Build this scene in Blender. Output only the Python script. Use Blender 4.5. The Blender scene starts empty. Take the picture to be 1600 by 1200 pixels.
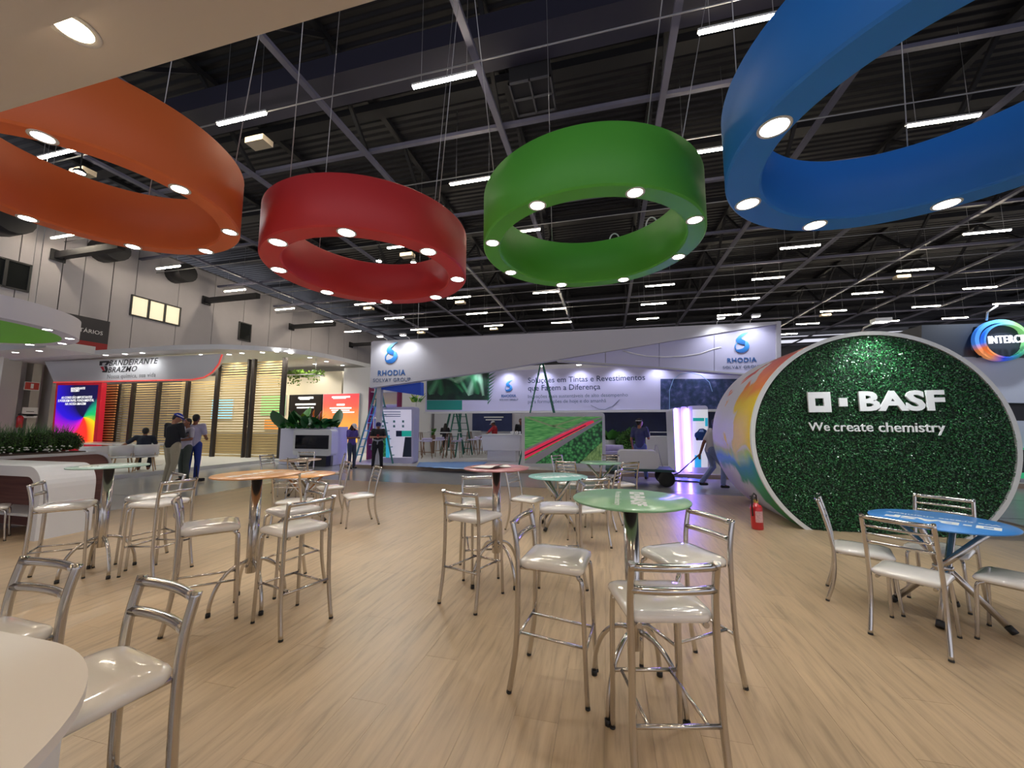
import bpy, bmesh, math, random
from mathutils import Vector, Matrix
from math import sin, cos, pi, radians as R
random.seed(7)
sc = bpy.context.scene
col = sc.collection

# ---------------------------------------------------------------- camera
HC, PITCH, YAW, FPX = 1.55, R(6.0), R(13.9), 600.0
cam = bpy.data.objects.new('camera', bpy.data.cameras.new('camera'))
col.objects.link(cam)
cam.data.sensor_width = 36.0
cam.data.lens = FPX * 36.0 / 1600.0
cam.data.clip_start, cam.data.clip_end = 0.05, 300
cam.location = (0, 0, HC)
cam.rotation_euler = (R(90) + PITCH, 0, YAW)
sc.camera = cam

# ---------------------------------------------------------------- world, exposure
w = bpy.data.worlds.new('hall_air'); sc.world = w; w.use_nodes = True
w.node_tree.nodes['Background'].inputs[0].default_value = (0.86, 0.87, 1.0, 1)
w.node_tree.nodes['Background'].inputs[1].default_value = 0.75
sc.view_settings.view_transform = 'Standard'
sc.view_settings.look = 'None'
sc.view_settings.gamma = 1.0
sc.view_settings.use_curve_mapping = False
sc.view_settings.exposure = 0.36
sc.cycles.max_bounces = 5; sc.cycles.diffuse_bounces = 2; sc.cycles.glossy_bounces = 3; sc.cycles.transmission_bounces = 3; sc.cycles.sample_clamp_indirect = 4.0; sc.cycles.adaptive_threshold = 0.02

# ---------------------------------------------------------------- survey helpers: where a sight line meets a known plane
def ray(x, y):
    a, b = (x - 800) / FPX, (600 - y) / FPX
    c, s = cos(PITCH), sin(PITCH)
    X, Y, Z = a, c - b * s, s + b * c
    return Vector((X * cos(YAW) - Y * sin(YAW), X * sin(YAW) + Y * cos(YAW), Z))
def pz(x, y, z=0.0):
    d = ray(x, y); return Vector((0, 0, HC)) + d * ((z - HC) / d.z)
def pv(x, y, v):
    d = ray(x, y); return Vector((0, 0, HC)) + d * (v / d.y)
def pu(x, y, u):
    d = ray(x, y); return Vector((0, 0, HC)) + d * (u / d.x)

# ---------------------------------------------------------------- materials
MATS = {}
def mat(name, color, rough=0.5, metal=0.0, emit=None, estr=1.0, noise=0.0, nscale=8.0, coat=0.0, bump=0.0, spec=0.5, alpha=1.0, trans=0.0):
    if name in MATS: return MATS[name]
    m = bpy.data.materials.new(name); m.use_nodes = True
    nt = m.node_tree; b = nt.nodes['Principled BSDF']
    b.inputs['Base Color'].default_value = (*color, 1)
    b.inputs['Roughness'].default_value = rough
    b.inputs['Metallic'].default_value = metal
    b.inputs['Coat Weight'].default_value = coat
    b.inputs['Specular IOR Level'].default_value = spec
    b.inputs['Alpha'].default_value = alpha
    b.inputs['Transmission Weight'].default_value = trans
    if emit:
        b.inputs['Emission Color'].default_value = (*emit, 1)
        b.inputs['Emission Strength'].default_value = estr
    if noise or bump:
        tc = nt.nodes.new('ShaderNodeTexCoord'); n = nt.nodes.new('ShaderNodeTexNoise')
        n.inputs['Scale'].default_value = nscale; n.inputs['Detail'].default_value = 5
        nt.links.new(tc.outputs['Object'], n.inputs['Vector'])
        if noise:
            mx = nt.nodes.new('ShaderNodeMix'); mx.data_type = 'RGBA'
            mx.inputs['A'].default_value = (*[c * (1 - noise) for c in color], 1)
            mx.inputs['B'].default_value = (*[min(1, c * (1 + noise)) for c in color], 1)
            nt.links.new(n.outputs['Fac'], mx.inputs['Factor']); nt.links.new(mx.outputs['Result'], b.inputs['Base Color'])
        if bump:
            bp = nt.nodes.new('ShaderNodeBump'); bp.inputs['Strength'].default_value = bump; bp.inputs['Distance'].default_value = 0.01
            nt.links.new(n.outputs['Fac'], bp.inputs['Height']); nt.links.new(bp.outputs['Normal'], b.inputs['Normal'])
    MATS[name] = m
    return m
def lin(h):
    r = []
    for i in (0, 2, 4):
        c = int(h[i:i + 2], 16) / 255
        r.append(c / 12.92 if c <= 0.04045 else ((c + 0.055) / 1.055) ** 2.4)
    return tuple(r)

def ramp_mat(name, stops, vec='Object', axis=2, scale=1.0, noise=0.6, nscale=1.5, rough=0.4, offset=0.0, emit=0.0, detail=4, stretch=(1, 1, 1), interp='LINEAR', coat=0.0):
    """a printed / grained colour field: one object axis, pushed about by noise, through a colour ramp"""
    if name in MATS: return MATS[name]
    m = bpy.data.materials.new(name); m.use_nodes = True
    nt = m.node_tree; b = nt.nodes['Principled BSDF']; b.inputs['Roughness'].default_value = rough
    b.inputs['Coat Weight'].default_value = coat
    N = nt.nodes.new; L = nt.links.new
    tc = N('ShaderNodeTexCoord'); mp = N('ShaderNodeMapping'); mp.inputs['Scale'].default_value = stretch
    L(tc.outputs[vec], mp.inputs['Vector'])
    n = N('ShaderNodeTexNoise'); n.inputs['Scale'].default_value = nscale; n.inputs['Detail'].default_value = detail
    L(mp.outputs['Vector'], n.inputs['Vector'])
    sp = N('ShaderNodeSeparateXYZ'); L(tc.outputs[vec], sp.inputs[0])
    a = N('ShaderNodeMath'); a.operation = 'MULTIPLY_ADD'; a.inputs[1].default_value = scale; a.inputs[2].default_value = offset - noise * 0.5
    L(sp.outputs[axis], a.inputs[0])
    a2 = N('ShaderNodeMath'); a2.operation = 'MULTIPLY_ADD'; a2.inputs[1].default_value = noise
    L(n.outputs['Fac'], a2.inputs[0]); L(a.outputs[0], a2.inputs[2])
    r = N('ShaderNodeValToRGB'); r.color_ramp.interpolation = interp
    el = r.color_ramp.elements
    while len(el) < len(stops): el.new(0.5)
    for e, (p, c) in zip(el, stops): e.position = p; e.color = (*c, 1)
    L(a2.outputs[0], r.inputs['Fac']); L(r.outputs['Color'], b.inputs['Base Color'])
    if emit:
        L(r.outputs['Color'], b.inputs['Emission Color']); b.inputs['Emission Strength'].default_value = emit
    MATS[name] = m
    return m

WHITE = mat('white_paint', (0.70, 0.70, 0.71), 0.45)
WHITE_G = mat('white_gloss', (0.82, 0.80, 0.77), 0.22, coat=0.3)
CHROME = mat('chrome', (0.60, 0.575, 0.545), 0.17, 1.0)
BLACK = mat('black_plastic', (0.012, 0.012, 0.013), 0.5)
VINYL = mat('white_vinyl', (0.88, 0.84, 0.78), 0.14, coat=0.8, bump=0.05, nscale=9)
LAMP = mat('downlight_glow', (1, 1, 1), 0.5, emit=(1.0, 0.98, 0.93), estr=14)
LAMPW = mat('warm_downlight_glow', (1, 1, 1), 0.5, emit=(1.0, 0.80, 0.52), estr=12)
TRIM = mat('lamp_trim', (0.85, 0.85, 0.83), 0.4)
STEEL = mat('roof_steel', (0.14, 0.14, 0.20), 0.5, noise=0.15, nscale=2)
DSTEEL = mat('dark_roof_steel', (0.014, 0.014, 0.017), 0.6)
WIRE = mat('steel_wire', (0.40, 0.40, 0.42), 0.4, 0.6)

# ---------------------------------------------------------------- mesh helpers
class MB:
    def __init__(s): s.v = []; s.f = []; s.sm = []
    def _add(s, vs, fs, smooth=False):
        o = len(s.v); s.v += [tuple(x) for x in vs]
        s.f += [tuple(i + o for i in f) for f in fs]; s.sm += [smooth] * len(fs)
        return s
    def box(s, c, d, rz=0.0, M=None):
        x, y, z = d[0] / 2, d[1] / 2, d[2] / 2
        vs = [Vector((a * x, b * y, e * z)) for e in (-1, 1) for a, b in ((-1, -1), (1, -1), (1, 1), (-1, 1))]
        T = M if M is not None else Matrix.Rotation(rz, 4, 'Z')
        vs = [(T @ p) + Vector(c) for p in vs]
        return s._add(vs, [(3, 2, 1, 0), (4, 5, 6, 7), (0, 1, 5, 4), (1, 2, 6, 5), (2, 3, 7, 6), (3, 0, 4, 7)])
    def tube(s, pts, r, n=8, caps=True, flat=1.0, up=None):
        """round (or flattened) tube along a path; r may be a list"""
        pts = [Vector(p) for p in pts]; k = len(pts)
        rr = r if isinstance(r, (list, tuple)) else [r] * k
        ref = Vector(up) if up else None; vs = []; prev = None
        for i, p in enumerate(pts):
            t = (pts[min(i + 1, k - 1)] - pts[max(i - 1, 0)]).normalized()
            if ref is not None: a = ref - t * ref.dot(t)
            elif prev is None:
                a = Vector((0, 0, 1)) if abs(t.z) < 0.9 else Vector((0, 1, 0)); a = a - t * a.dot(t)
            else: a = prev - t * prev.dot(t)
            a.normalize(); prev = a; b = t.cross(a)
            for j in range(n):
                g = 2 * pi * (j + 0.5) / n
                vs.append(p + a * cos(g) * rr[i] * flat + b * sin(g) * rr[i])
        fs = [(i * n + j, i * n + (j + 1) % n, (i + 1) * n + (j + 1) % n, (i + 1) * n + j) for i in range(k - 1) for j in range(n)]
        s._add(vs, fs, n > 4)
        if caps:
            o = len(s.v) - k * n
            s.f += [tuple(o + j for j in reversed(range(n))), tuple(o + (k - 1) * n + j for j in range(n))]; s.sm += [False] * 2
        return s
    def lathe(s, prof, n=24, c=(0, 0, 0), smooth=True, close=False):
        """profile of (r, z) turned about Z"""
        vs = [(c[0] + r * cos(2 * pi * j / n), c[1] + r * sin(2 * pi * j / n), c[2] + z) for r, z in prof for j in range(n)]
        k = len(prof)
        fs = [(i * n + j, i * n + (j + 1) % n, ((i + 1) % k) * n + (j + 1) % n, ((i + 1) % k) * n + j) for i in range(k if close else k - 1) for j in range(n)]
        s._add(vs, fs, smooth)
        if not close:
            o = len(s.v) - k * n
            if prof[0][0] > 1e-6: s.f.append(tuple(o + j for j in reversed(range(n)))); s.sm.append(False)
            if prof[-1][0] > 1e-6: s.f.append(tuple(o + (k - 1) * n + j for j in range(n))); s.sm.append(False)
        return s
    def prism(s, poly, a, b, M=None):
        """polygon in local XY between z=a and z=b, then matrix M"""
        k = len(poly); M = M or Matrix.Identity(4)
        vs = [M @ Vector((x, y, z)) for z in (a, b) for x, y in poly]
        fs = [tuple(reversed(range(k))), tuple(range(k, 2 * k))] + [(i, (i + 1) % k, k + (i + 1) % k, k + i) for i in range(k)]
        return s._add(vs, fs)
    def sphere(s, c, r, n=12, m=8, M=None):
        rx, ry, rz = r if isinstance(r, (tuple, list)) else (r, r, r)
        c = Vector(c); vs = []; T = M or Matrix.Identity(4)
        for i in range(m + 1):
            t = pi * i / m
            for j in range(n):
                g = 2 * pi * j / n
                vs.append(c + (T @ Vector((rx * sin(t) * cos(g), ry * sin(t) * sin(g), rz * cos(t)))))
        fs = [(i * n + j, (i + 1) * n + j, (i + 1) * n + (j + 1) % n, i * n + (j + 1) % n) for i in range(m) for j in range(n)]
        return s._add(vs, fs, True)
    def quad(s, a, b, c, d): return s._add([a, b, c, d], [(0, 1, 2, 3)])
    def mesh(s, name, material=None):
        me = bpy.data.meshes.new(name); me.from_pydata(s.v, [], s.f)
        me.polygons.foreach_set('use_smooth', s.sm); me.update()
        if material: me.materials.append(material)
        return me
    def build(s, name, material, parent=None, loc=None):
        o = bpy.data.objects.new(name, s.mesh(name, material)); col.objects.link(o)
        if parent: o.parent = parent
        if loc: o.location = loc
        return o
WALLX = Matrix(((1, 0, 0, 0), (0, 0, -1, 0), (0, 1, 0, 0), (0, 0, 0, 1)))      # local XY -> world XZ, extrusion towards -Y
def round_rect(x0, y0, x1, y1, r, n=5):
    pts = []
    for cx, cy, a in ((x1 - r, y1 - r, 0), (x0 + r, y1 - r, 90), (x0 + r, y0 + r, 180), (x1 - r, y0 + r, 270)):
        for i in range(n + 1):
            g = R(a + 90 * i / n); pts.append((cx + r * cos(g), cy + r * sin(g)))
    return pts
def tag(o, label=None, cat=None, group=None, kind=None):
    if label: o['label'] = label
    if cat: o['category'] = cat
    if group: o['group'] = group
    if kind: o['kind'] = kind
    return o
def thing(name, label, cat, loc=(0, 0, 0), rz=0.0, group=None):
    o = bpy.data.objects.new(name, None); col.objects.link(o); o.empty_display_size = 0.1
    o.location = loc; o.rotation_euler = (0, 0, rz)
    return tag(o, label, cat, group)
def link_copy(o, parent=None, loc=None, rot=None):
    c = o.copy(); col.objects.link(c)
    if parent: c.parent = parent
    if loc is not None: c.location = loc
    if rot is not None: c.rotation_euler = rot
    return c
def copy_tree(root, loc, rz, label, group=None):
    r = link_copy(root, None, loc, (0, 0, rz)); r['label'] = label
    if group: r['group'] = group
    for ch in list(root.children):
        c = link_copy(ch, r)
        for g in list(ch.children): link_copy(g, c)
    return r
TMP = bpy.data.scenes.new('workbench_scratch')
def evaluated_mesh(o):
    """mesh of a scratch object with its modifiers applied, in a scene of its own so that it is quick"""
    TMP.collection.objects.link(o); vl = TMP.view_layers[0]; vl.update()
    me = bpy.data.meshes.new_from_object(o.evaluated_get(vl.depsgraph)); TMP.collection.objects.unlink(o)
    return me
def struct(o): o['kind'] = 'structure'; return o
def text(body, name, material, parent, loc, height=None, width=None, rot=(R(90), 0, 0), extrude=0.004, bold=0.0, align='CENTER', spacing=1.0, shear=0.0, base=False):
    cu = bpy.data.curves.new(name, 'FONT'); cu.body = body; cu.size = 1.0; cu.extrude = 0.0; cu.offset = bold
    cu.align_x = 'LEFT'; cu.space_character = spacing; cu.resolution_u = 3; cu.shear = shear
    t = bpy.data.objects.new(name, cu)
    me = evaluated_mesh(t)
    bpy.data.objects.remove(t); bpy.data.curves.remove(cu)
    xs = [q.co.x for q in me.vertices]; ys = [q.co.y for q in me.vertices]
    x0, x1, y0, y1 = min(xs), max(xs), min(ys), max(ys)
    sx = sy = 1.0
    if height: sx = sy = height / (y1 - y0)
    if width:
        sx = width / (x1 - x0)
        if not height: sy = sx
    ox = {'CENTER': (x0 + x1) / 2, 'LEFT': x0, 'RIGHT': x1}[align]
    for q in me.vertices: q.co = ((q.co.x - ox) * sx, (q.co.y - (0 if base else (y0 + y1) / 2)) * sy, 0)
    bm = bmesh.new(); bm.from_mesh(me)
    if extrude:
        g = bmesh.ops.extrude_face_region(bm, geom=bm.faces[:])
        bmesh.ops.translate(bm, vec=(0, 0, extrude), verts=[e for e in g['geom'] if isinstance(e, bmesh.types.BMVert)])
        bmesh.ops.recalc_face_normals(bm, faces=bm.faces[:])
    bm.to_mesh(me); bm.free()
    me.polygons.foreach_set('use_smooth', [False] * len(me.polygons))
    me.materials.clear(); me.materials.append(material); me.name = name
    o = bpy.data.objects.new(name, me); col.objects.link(o)
    o.location = loc; o.rotation_euler = rot
    if parent: o.parent = parent
    return o
def spot(loc, target, energy, color=(1, 0.97, 0.92), size=100, blend=0.6, radius=0.06, parent=None):
    l = bpy.data.lights.new('lamp_light', 'SPOT'); l.energy = energy; l.color = color
    l.spot_size = R(size); l.spot_blend = blend; l.shadow_soft_size = radius
    o = bpy.data.objects.new('lamp_light', l); col.objects.link(o)
    o.location = loc; d = Vector(target) - Vector(loc)
    o.rotation_euler = d.to_track_quat('-Z', 'Y').to_euler()
    if parent: o.parent = parent
    return o

# ================================================================ THE HALL
UW, VF, ZC = -29.0, 62.0, 12.0            # left wall, far wall, underside of the roof chords
# aisle floor: polished grey concrete
mat('aisle_grey', (0.36, 0.36, 0.37), 0.22, noise=0.10, nscale=1.2, bump=0.02)
fl = struct(MB().box((12, 26, -0.06), (90, 84, 0.1)).build('floor_aisle', MATS['aisle_grey']))
# seams of the aisle covering
sm_ = mat('seam_dark', (0.05, 0.05, 0.05), 0.6)
for k, (a, b) in enumerate([((-13.5, 6.4), (-8.9, 6.4)), ((-12.4, 9.2), (4.0, 9.9)), ((6.2, 8.4), (30, 8.4)), ((6.2, 10.4), (30, 10.4)), ((6.2, 6.2), (30, 6.2))]):
    d = Vector((b[0] - a[0], b[1] - a[1], 0)); 
    MB().box(((a[0] + b[0]) / 2, (a[1] + b[1]) / 2, -0.0095), (d.length, 0.02, 0.002), math.atan2(d.y, d.x)).build('floor_seam', sm_, fl)
# wood floor of the stand: laminate boards running away from the camera
def wood_mat(name, tint):
    m = bpy.data.materials.new(name); m.use_nodes = True; nt = m.node_tree; N = nt.nodes.new; L = nt.links.new
    b = nt.nodes['Principled BSDF']
    tc = N('ShaderNodeTexCoord'); oi = N('ShaderNodeObjectInfo'); gm = N('ShaderNodeNewGeometry')
    mp = N('ShaderNodeMapping'); mp.inputs['Scale'].default_value = (17, 1.3, 1)
    L(gm.outputs['Position'], mp.inputs['Vector'])
    n = N('ShaderNodeTexNoise'); n.inputs['Scale'].default_value = 1.5; n.inputs['Detail'].default_value = 9; n.inputs['Roughness'].default_value = 0.62; n.inputs['Distortion'].default_value = 0.5
    L(mp.outputs[0], n.inputs['Vector'])
    n2 = N('ShaderNodeTexNoise'); n2.inputs['Scale'].default_value = 0.9; n2.inputs['Detail'].default_value = 3
    mp2 = N('ShaderNodeMapping'); mp2.inputs['Scale'].default_value = (2.2, 0.5, 1); L(gm.outputs['Position'], mp2.inputs['Vector']); L(mp2.outputs[0], n2.inputs['Vector'])
    r = N('ShaderNodeValToRGB'); e = r.color_ramp.elements
    e[0].position = 0.30; e[0].color = (*[c * 0.70 for c in tint], 1)
    e[1].position = 0.66; e[1].color = (*[c * 1.15 for c in tint], 1)
    q = e.new(0.48); q.color = (*tint, 1)
    L(n.outputs['Fac'], r.inputs['Fac'])
    mx = N('ShaderNodeMix'); mx.data_type = 'RGBA'; mx.blend_type = 'MULTIPLY'; mx.inputs['Factor'].default_value = 1
    ad = N('ShaderNodeMath'); ad.operation = 'MULTIPLY_ADD'; ad.inputs[1].default_value = 0.10; ad.inputs[2].default_value = 0.78
    L(oi.outputs['Random'], ad.inputs[0])
    ad2 = N('ShaderNodeMath'); ad2.operation = 'MULTIPLY_ADD'; ad2.inputs[1].default_value = 0.32; L(n2.outputs['Fac'], ad2.inputs[0]); L(ad.outputs[0], ad2.inputs[2])
    cb = N('ShaderNodeCombineColor')
    for i in range(3): L(ad2.outputs[0], cb.inputs[i])
    L(r.outputs['Color'], mx.inputs['A']); L(cb.outputs[0], mx.inputs['B']); L(mx.outputs['Result'], b.inputs['Base Color'])
    rr = N('ShaderNodeMath'); rr.operation = 'MULTIPLY_ADD'; rr.inputs[1].default_value = 0.25; rr.inputs[2].default_value = 0.24
    L(n.outputs['Fac'], rr.inputs[0]); L(rr.outputs[0], b.inputs['Roughness'])
    bp = N('ShaderNodeBump'); bp.inputs['Strength'].default_value = 0.12; bp.inputs['Distance'].default_value = 0.004
    L(n.outputs['Fac'], bp.inputs['Height']); L(bp.outputs[0], b.inputs['Normal'])
    MATS[name] = m; return m
WOOD = wood_mat('laminate_oak', (0.43, 0.312, 0.192))
U0, U1, V0, V1 = -8.75, 6.2, -3.6, 9.5
wf = struct(MB().box(((U0 + U1) / 2, (V0 + V1) / 2, -0.0125), (U1 - U0, V1 - V0, 0.015)).build('floor_wood', mat('floor_underlay', (0.20, 0.15, 0.10), 0.7)))
PW, PL = 0.235, 1.80
pm = MB().box((0, 0, -0.0025), (PW - 0.0012, PL - 0.0012, 0.005)).mesh('plank', WOOD)
near, rest = [], []
n_u = int((U1 - U0) / PW)
for i in range(n_u):
    cu_ = U0 + (i + 0.5) * PW; off = (i * 0.737 % 1.0) * PL
    y = V0 - off
    while y < V1:
        a, b = max(y, V0), min(y + PL, V1)
        if b - a > 0.05:
            c = (cu_, (a + b) / 2); full = abs((b - a) - PL) < 1e-6
            # visible ones nearest to the camera become boards of their own
            cx = c[0] * cos(YAW) + c[1] * sin(YAW); cy = -c[0] * sin(YAW) + c[1] * cos(YAW)
            vis = cy > 0.6 and abs(cx) < cy * 1.36 + 0.4
            (near if vis and full else rest).append((math.hypot(cx, cy), c, a, b))
        y += PL
near.sort(); rest += near[290:]; near = near[:290]
for d_, c, a, b in near:
    o = bpy.data.objects.new('plank', pm); col.objects.link(o); o.parent = wf; o.location = (c[0], c[1], 0)
rb = MB()
for d_, c, a, b in rest: rb.box((c[0], (a + b) / 2, -0.0025), (PW - 0.0012, b - a - 0.0012, 0.005))
tag(rb.build('laminate_boards', WOOD, wf), kind='stuff')

# left wall: tall precast panels
mat('precast', (0.54, 0.51, 0.53), 0.75, noise=0.10, nscale=0.8, bump=0.04)
mat('precast_joint', (0.20, 0.19, 0.19), 0.9)
wl = struct(MB().box((UW - 0.2, 26, 6.5), (0.2, 84, 13.2)).build('wall_left', MATS['precast_joint']))
pn = MB().box((0, 0, 0), (0.14, 2.46, 12.9)).mesh('panel', MATS['precast'])
for k in range(32):
    o = bpy.data.objects.new('panel', pn); col.objects.link(o); o.parent = wl; o.location = (UW - 0.05, -14 + k * 2.5, 6.5)
struct(MB().box((12, VF, 6.5), (90, 0.3, 13.2)).build('wall_far', mat('far_wall', (0.10, 0.10, 0.11), 0.8)))
WU = UW + 0.03
def wall_window(name, x0, y0, x1, y1, panes, glass, label=None):
    a, b = pu(x0, y0, WU), pu(x1, y1, WU)
    t = struct(bpy.data.objects.new(name, None)); col.objects.link(t); t.location = (WU, (a.y + b.y) / 2, (a.z + b.z) / 2)
    wv, wh = abs(b.y - a.y), abs(a.z - b.z)
    m = MB()
    for s_ in (-1, 1):
        m.box((0.02, s_ * wv / 2, 0), (0.12, 0.08, wh)); m.box((0.02, 0, s_ * wh / 2), (0.12, wv + 0.08, 0.08))
    m.build('window_frame', mat('window_dark', (0.05, 0.05, 0.05), 0.5), t)
    for k in range(panes):
        pw = wv / panes
        MB().box((0.0, -wv / 2 + (k + 0.5) * pw, 0), (0.03, pw - 0.06, wh - 0.06)).build('pane', glass, t)
        if k: MB().box((0.03, -wv / 2 + k * pw, 0), (0.1, 0.12, wh)).build('mullion', MATS['window_dark'], t)
    return t
LITW = mat('lit_office_pane', (0.8, 0.75, 0.6), 0.3, emit=(1.0, 0.86, 0.56), estr=0.55)
DARKP = mat('dark_pane', (0.02, 0.022, 0.022), 0.08)
wall_window('window_1', 206, 461, 279, 509, 3, LITW)
wall_window('window_2', -30, 394, 42, 456, 2, DARKP)
wall_window('window_3', 374, 503, 390, 534, 1, DARKP)
# dark brackets / duct ends along the top of the wall
for i, (x, y, s_) in enumerate(((171, 398, 1.1), (283, 434, 1.0), (10, 352, 1.2))):
    p = pu(x, y, UW + 0.7)
    q = MB().tube([(-0.69, 0, 0), (0.6, 0, 0)], 0.62 * s_, 16)
    tag(q.build('duct_end', DSTEEL, None, (UW + 0.72, p.y, p.z + 0.3)), ['dark duct end on the wall just left of the lit window', 'dark duct end above the lit office window', 'dark duct end at the left picture edge under the orange ring'][i], 'duct')
for i, (x, y) in enumerate(((90, 400), (322, 470), (548, 539), (455, 511))):
    p = pu(x, y, UW + 0.1)
    q = MB().box((2.4, 0, 0), (4.8, 0.34, 0.34)).box((0.05, 0, 0), (0.1, 0.6, 0.6))
    tag(q.build('wall_girder', DSTEEL, None, (UW + 0.1, p.y, p.z)), ['black girder running out of the wall below the orange ring', 'black girder running out of the wall right of the lit window', 'black girder above the small dark wall window', 'black girder at the wall below the red ring'][i], 'girder')

# ---------------------------------------------------------------- roof: deck, trusses, purlins
ceil = bpy.data.objects.new('ceiling', None); col.objects.link(ceil); struct(ceil)
m = bpy.data.materials.new('roof_deck'); m.use_nodes = True; nt = m.node_tree; b = nt.nodes['Principled BSDF']
b.inputs['Base Color'].default_value = (0.009, 0.009, 0.014, 1); b.inputs['Roughness'].default_value = 0.6
wv_ = nt.nodes.new('ShaderNodeTexWave'); wv_.bands_direction = 'Y'; wv_.inputs['Scale'].default_value = 0.9
gm = nt.nodes.new('ShaderNodeNewGeometry'); nt.links.new(gm.outputs['Position'], wv_.inputs['Vector'])
bp = nt.nodes.new('ShaderNodeBump'); bp.inputs['Strength'].default_value = 0.9; bp.inputs['Distance'].default_value = 0.15
nt.links.new(wv_.outputs['Fac'], bp.inputs['Height']); nt.links.new(bp.outputs[0], b.inputs['Normal'])
MB().box((12, 24, 14.6), (90, 80, 0.2)).build('roof_deck', m, ceil)
H = ZC - HC
US = [H * (0.19 + 0.517 * k) for k in range(-5, 9)]
VS = [H * (1.17 + 0.49 * k) for k in range(-2, 11)]
cm = MB().box((0, 0, 0), (0.20, 74, 0.12)).mesh('truss_chord', STEEL)
tm = MB().box((0, 0, 0), (0.24, 74, 0.2)).mesh('truss_top_chord', DSTEEL)
wm = MB().tube([(0, 0, 0), (0, 2.56, 2.35)], 0.09, 4).mesh('truss_web', DSTEEL)
for u in US:
    for me, nm, z in ((cm, 'truss_chord', ZC), (tm, 'truss_top_chord', ZC + 2.4)):
        o = bpy.data.objects.new(nm, me); col.objects.link(o); o.parent = ceil; o.location = (u, 25, z)
    if -16 < u < 26:
        for k in range(14):
            o = bpy.data.objects.new('truss_web', wm); col.objects.link(o); o.parent = ceil
            y0 = VS[1] + k * (VS[1] - VS[0]) / 2
            o.location = (u, y0 if k % 2 == 0 else y0 + 2.56, ZC + 0.05)
            if k % 2: o.rotation_euler = (0, 0, pi)
pmh = MB().box((0, 0, 0), (88, 0.16, 0.13)).mesh('purlin', STEEL)
dm = MB().box((0, 0, 0), (88, 0.5, 0.3)).mesh('purlin_top', DSTEEL)
for v in VS:
    o = bpy.data.objects.new('purlin', pmh); col.objects.link(o); o.parent = ceil; o.location = (14, v, ZC + 0.14)
    o = bpy.data.objects.new('purlin_top', dm); col.objects.link(o); o.parent = ceil; o.location = (14, v + 0.3, ZC + 2.1)
# a broad sheet-metal duct crossing the near bays
MB().box((4, 10.1, 13.1), (40, 1.15, 0.7)).build('air_duct', mat('duct_metal', (0.034, 0.033, 0.055), 0.5), ceil)
ab = thing('air_grille', 'square framed air grille hanging below the dark roof', 'grille', (pz(833, 152, 12.2).x, pz(833, 152, 12.2).y, 12.2))
MB().box((0, 0, 0.35), (1.3, 1.3, 0.6)).build('housing', DSTEEL, ab)
g_ = MB()
for s_ in (-1, 0, 1): g_.box((s_ * 0.65, 0, 0), (0.05, 1.35, 0.06)).box((0, s_ * 0.65, 0), (1.35, 0.05, 0.06))
g_.build('grille_frame', mat('grille_grey', (0.09, 0.09, 0.10), 0.5), ab)
# conduits that carry the strip lights
cdm = MB().tube([(-44, 0, 0), (44, 0, 0)], 0.025, 5).mesh('conduit', WIRE)
for v in (9.2, 13.8, 18.3, 23.5, 27.9, 32.5):
    o = bpy.data.objects.new('conduit', cdm); col.objects.link(o); o.parent = ceil; o.location = (14, v, 11.62)
# strip lights
TUBE = mat('strip_light_glow', (1, 1, 1), 0.5, emit=(1.0, 0.86, 0.66), estr=72)
BEIGE = mat('driver_box', (0.62, 0.52, 0.38), 0.6)
LZ = 11.3
proto = thing('strip_light', '', 'strip light', group='strip lights under the hall roof')
MB().box((0, 0, 0), (1.9, 0.075, 0.05)).build('light_tube', TUBE, proto)
MB().box((0, 0, 0.06), (1.96, 0.10, 0.06)).build('housing', TRIM, proto)
for s_ in (-0.7, 0.7): MB().tube([(s_, 0, 0.09), (s_, 0, 3.22)], 0.008, 5).build('hanger', WIRE, proto)
boxp = MB().box((0, 0, 0), (0.75, 0.42, 0.2)).mesh('driver_box', BEIGE)
LPX = [(693, 126, 'long strip light left of the green ring, nearest the picture middle', 0), (377, 186, 'strip light directly right of the orange ring', 1), (1158, 37, 'strip light just left of the top of the blue ring', 0),
 (1473, 189, 'strip light seen through the opening of the blue ring', 0), (88, 241, 'strip light seen through the opening of the orange ring', 1), (1100, 237, 'strip light half hidden by the right edge of the green ring', 0),
 (738, 283, 'strip light peeking out between the red and green rings', 0), (630, 385, 'strip light seen through the opening of the red ring', 1), (815, 362, 'strip light seen through the opening of the green ring', 0)]
FAR = [(1250, 386), (1542, 363), (1031, 446), (853, 457), (1021, 475), (866, 483), (877, 504), (1012, 498), (1200, 435), (1165, 467), (1139, 492), (1430, 422), (1355, 458), (1302, 486), (1262, 506), (1531, 450), (1447, 479), (1386, 502), (1575, 474), (1492, 497), (1230, 522), (570, 475), (616, 497), (655, 515), (717, 465), (745, 490), (771, 509), (445, 483), (506, 503), (551, 518), (100, 369), (263, 418), (367, 454)]
FARBOX = {(1430, 422), (1302, 486), (570, 475), (655, 515), (717, 465), (771, 509)}
def where(x, y):
    v = 'far' if y > 492 else 'mid'
    return v
k_ = 0
for x, y, lab, bx in LPX:
    p = pz(x, y, LZ)
    o = copy_tree(proto, (p.x, p.y, LZ), 0, lab); k_ += 1
    if bx:
        d = bpy.data.objects.new('driver_box', boxp); col.objects.link(d); d.parent = o; d.location = (-0.2, 0.85, -0.12)
cols_ = {}
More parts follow.
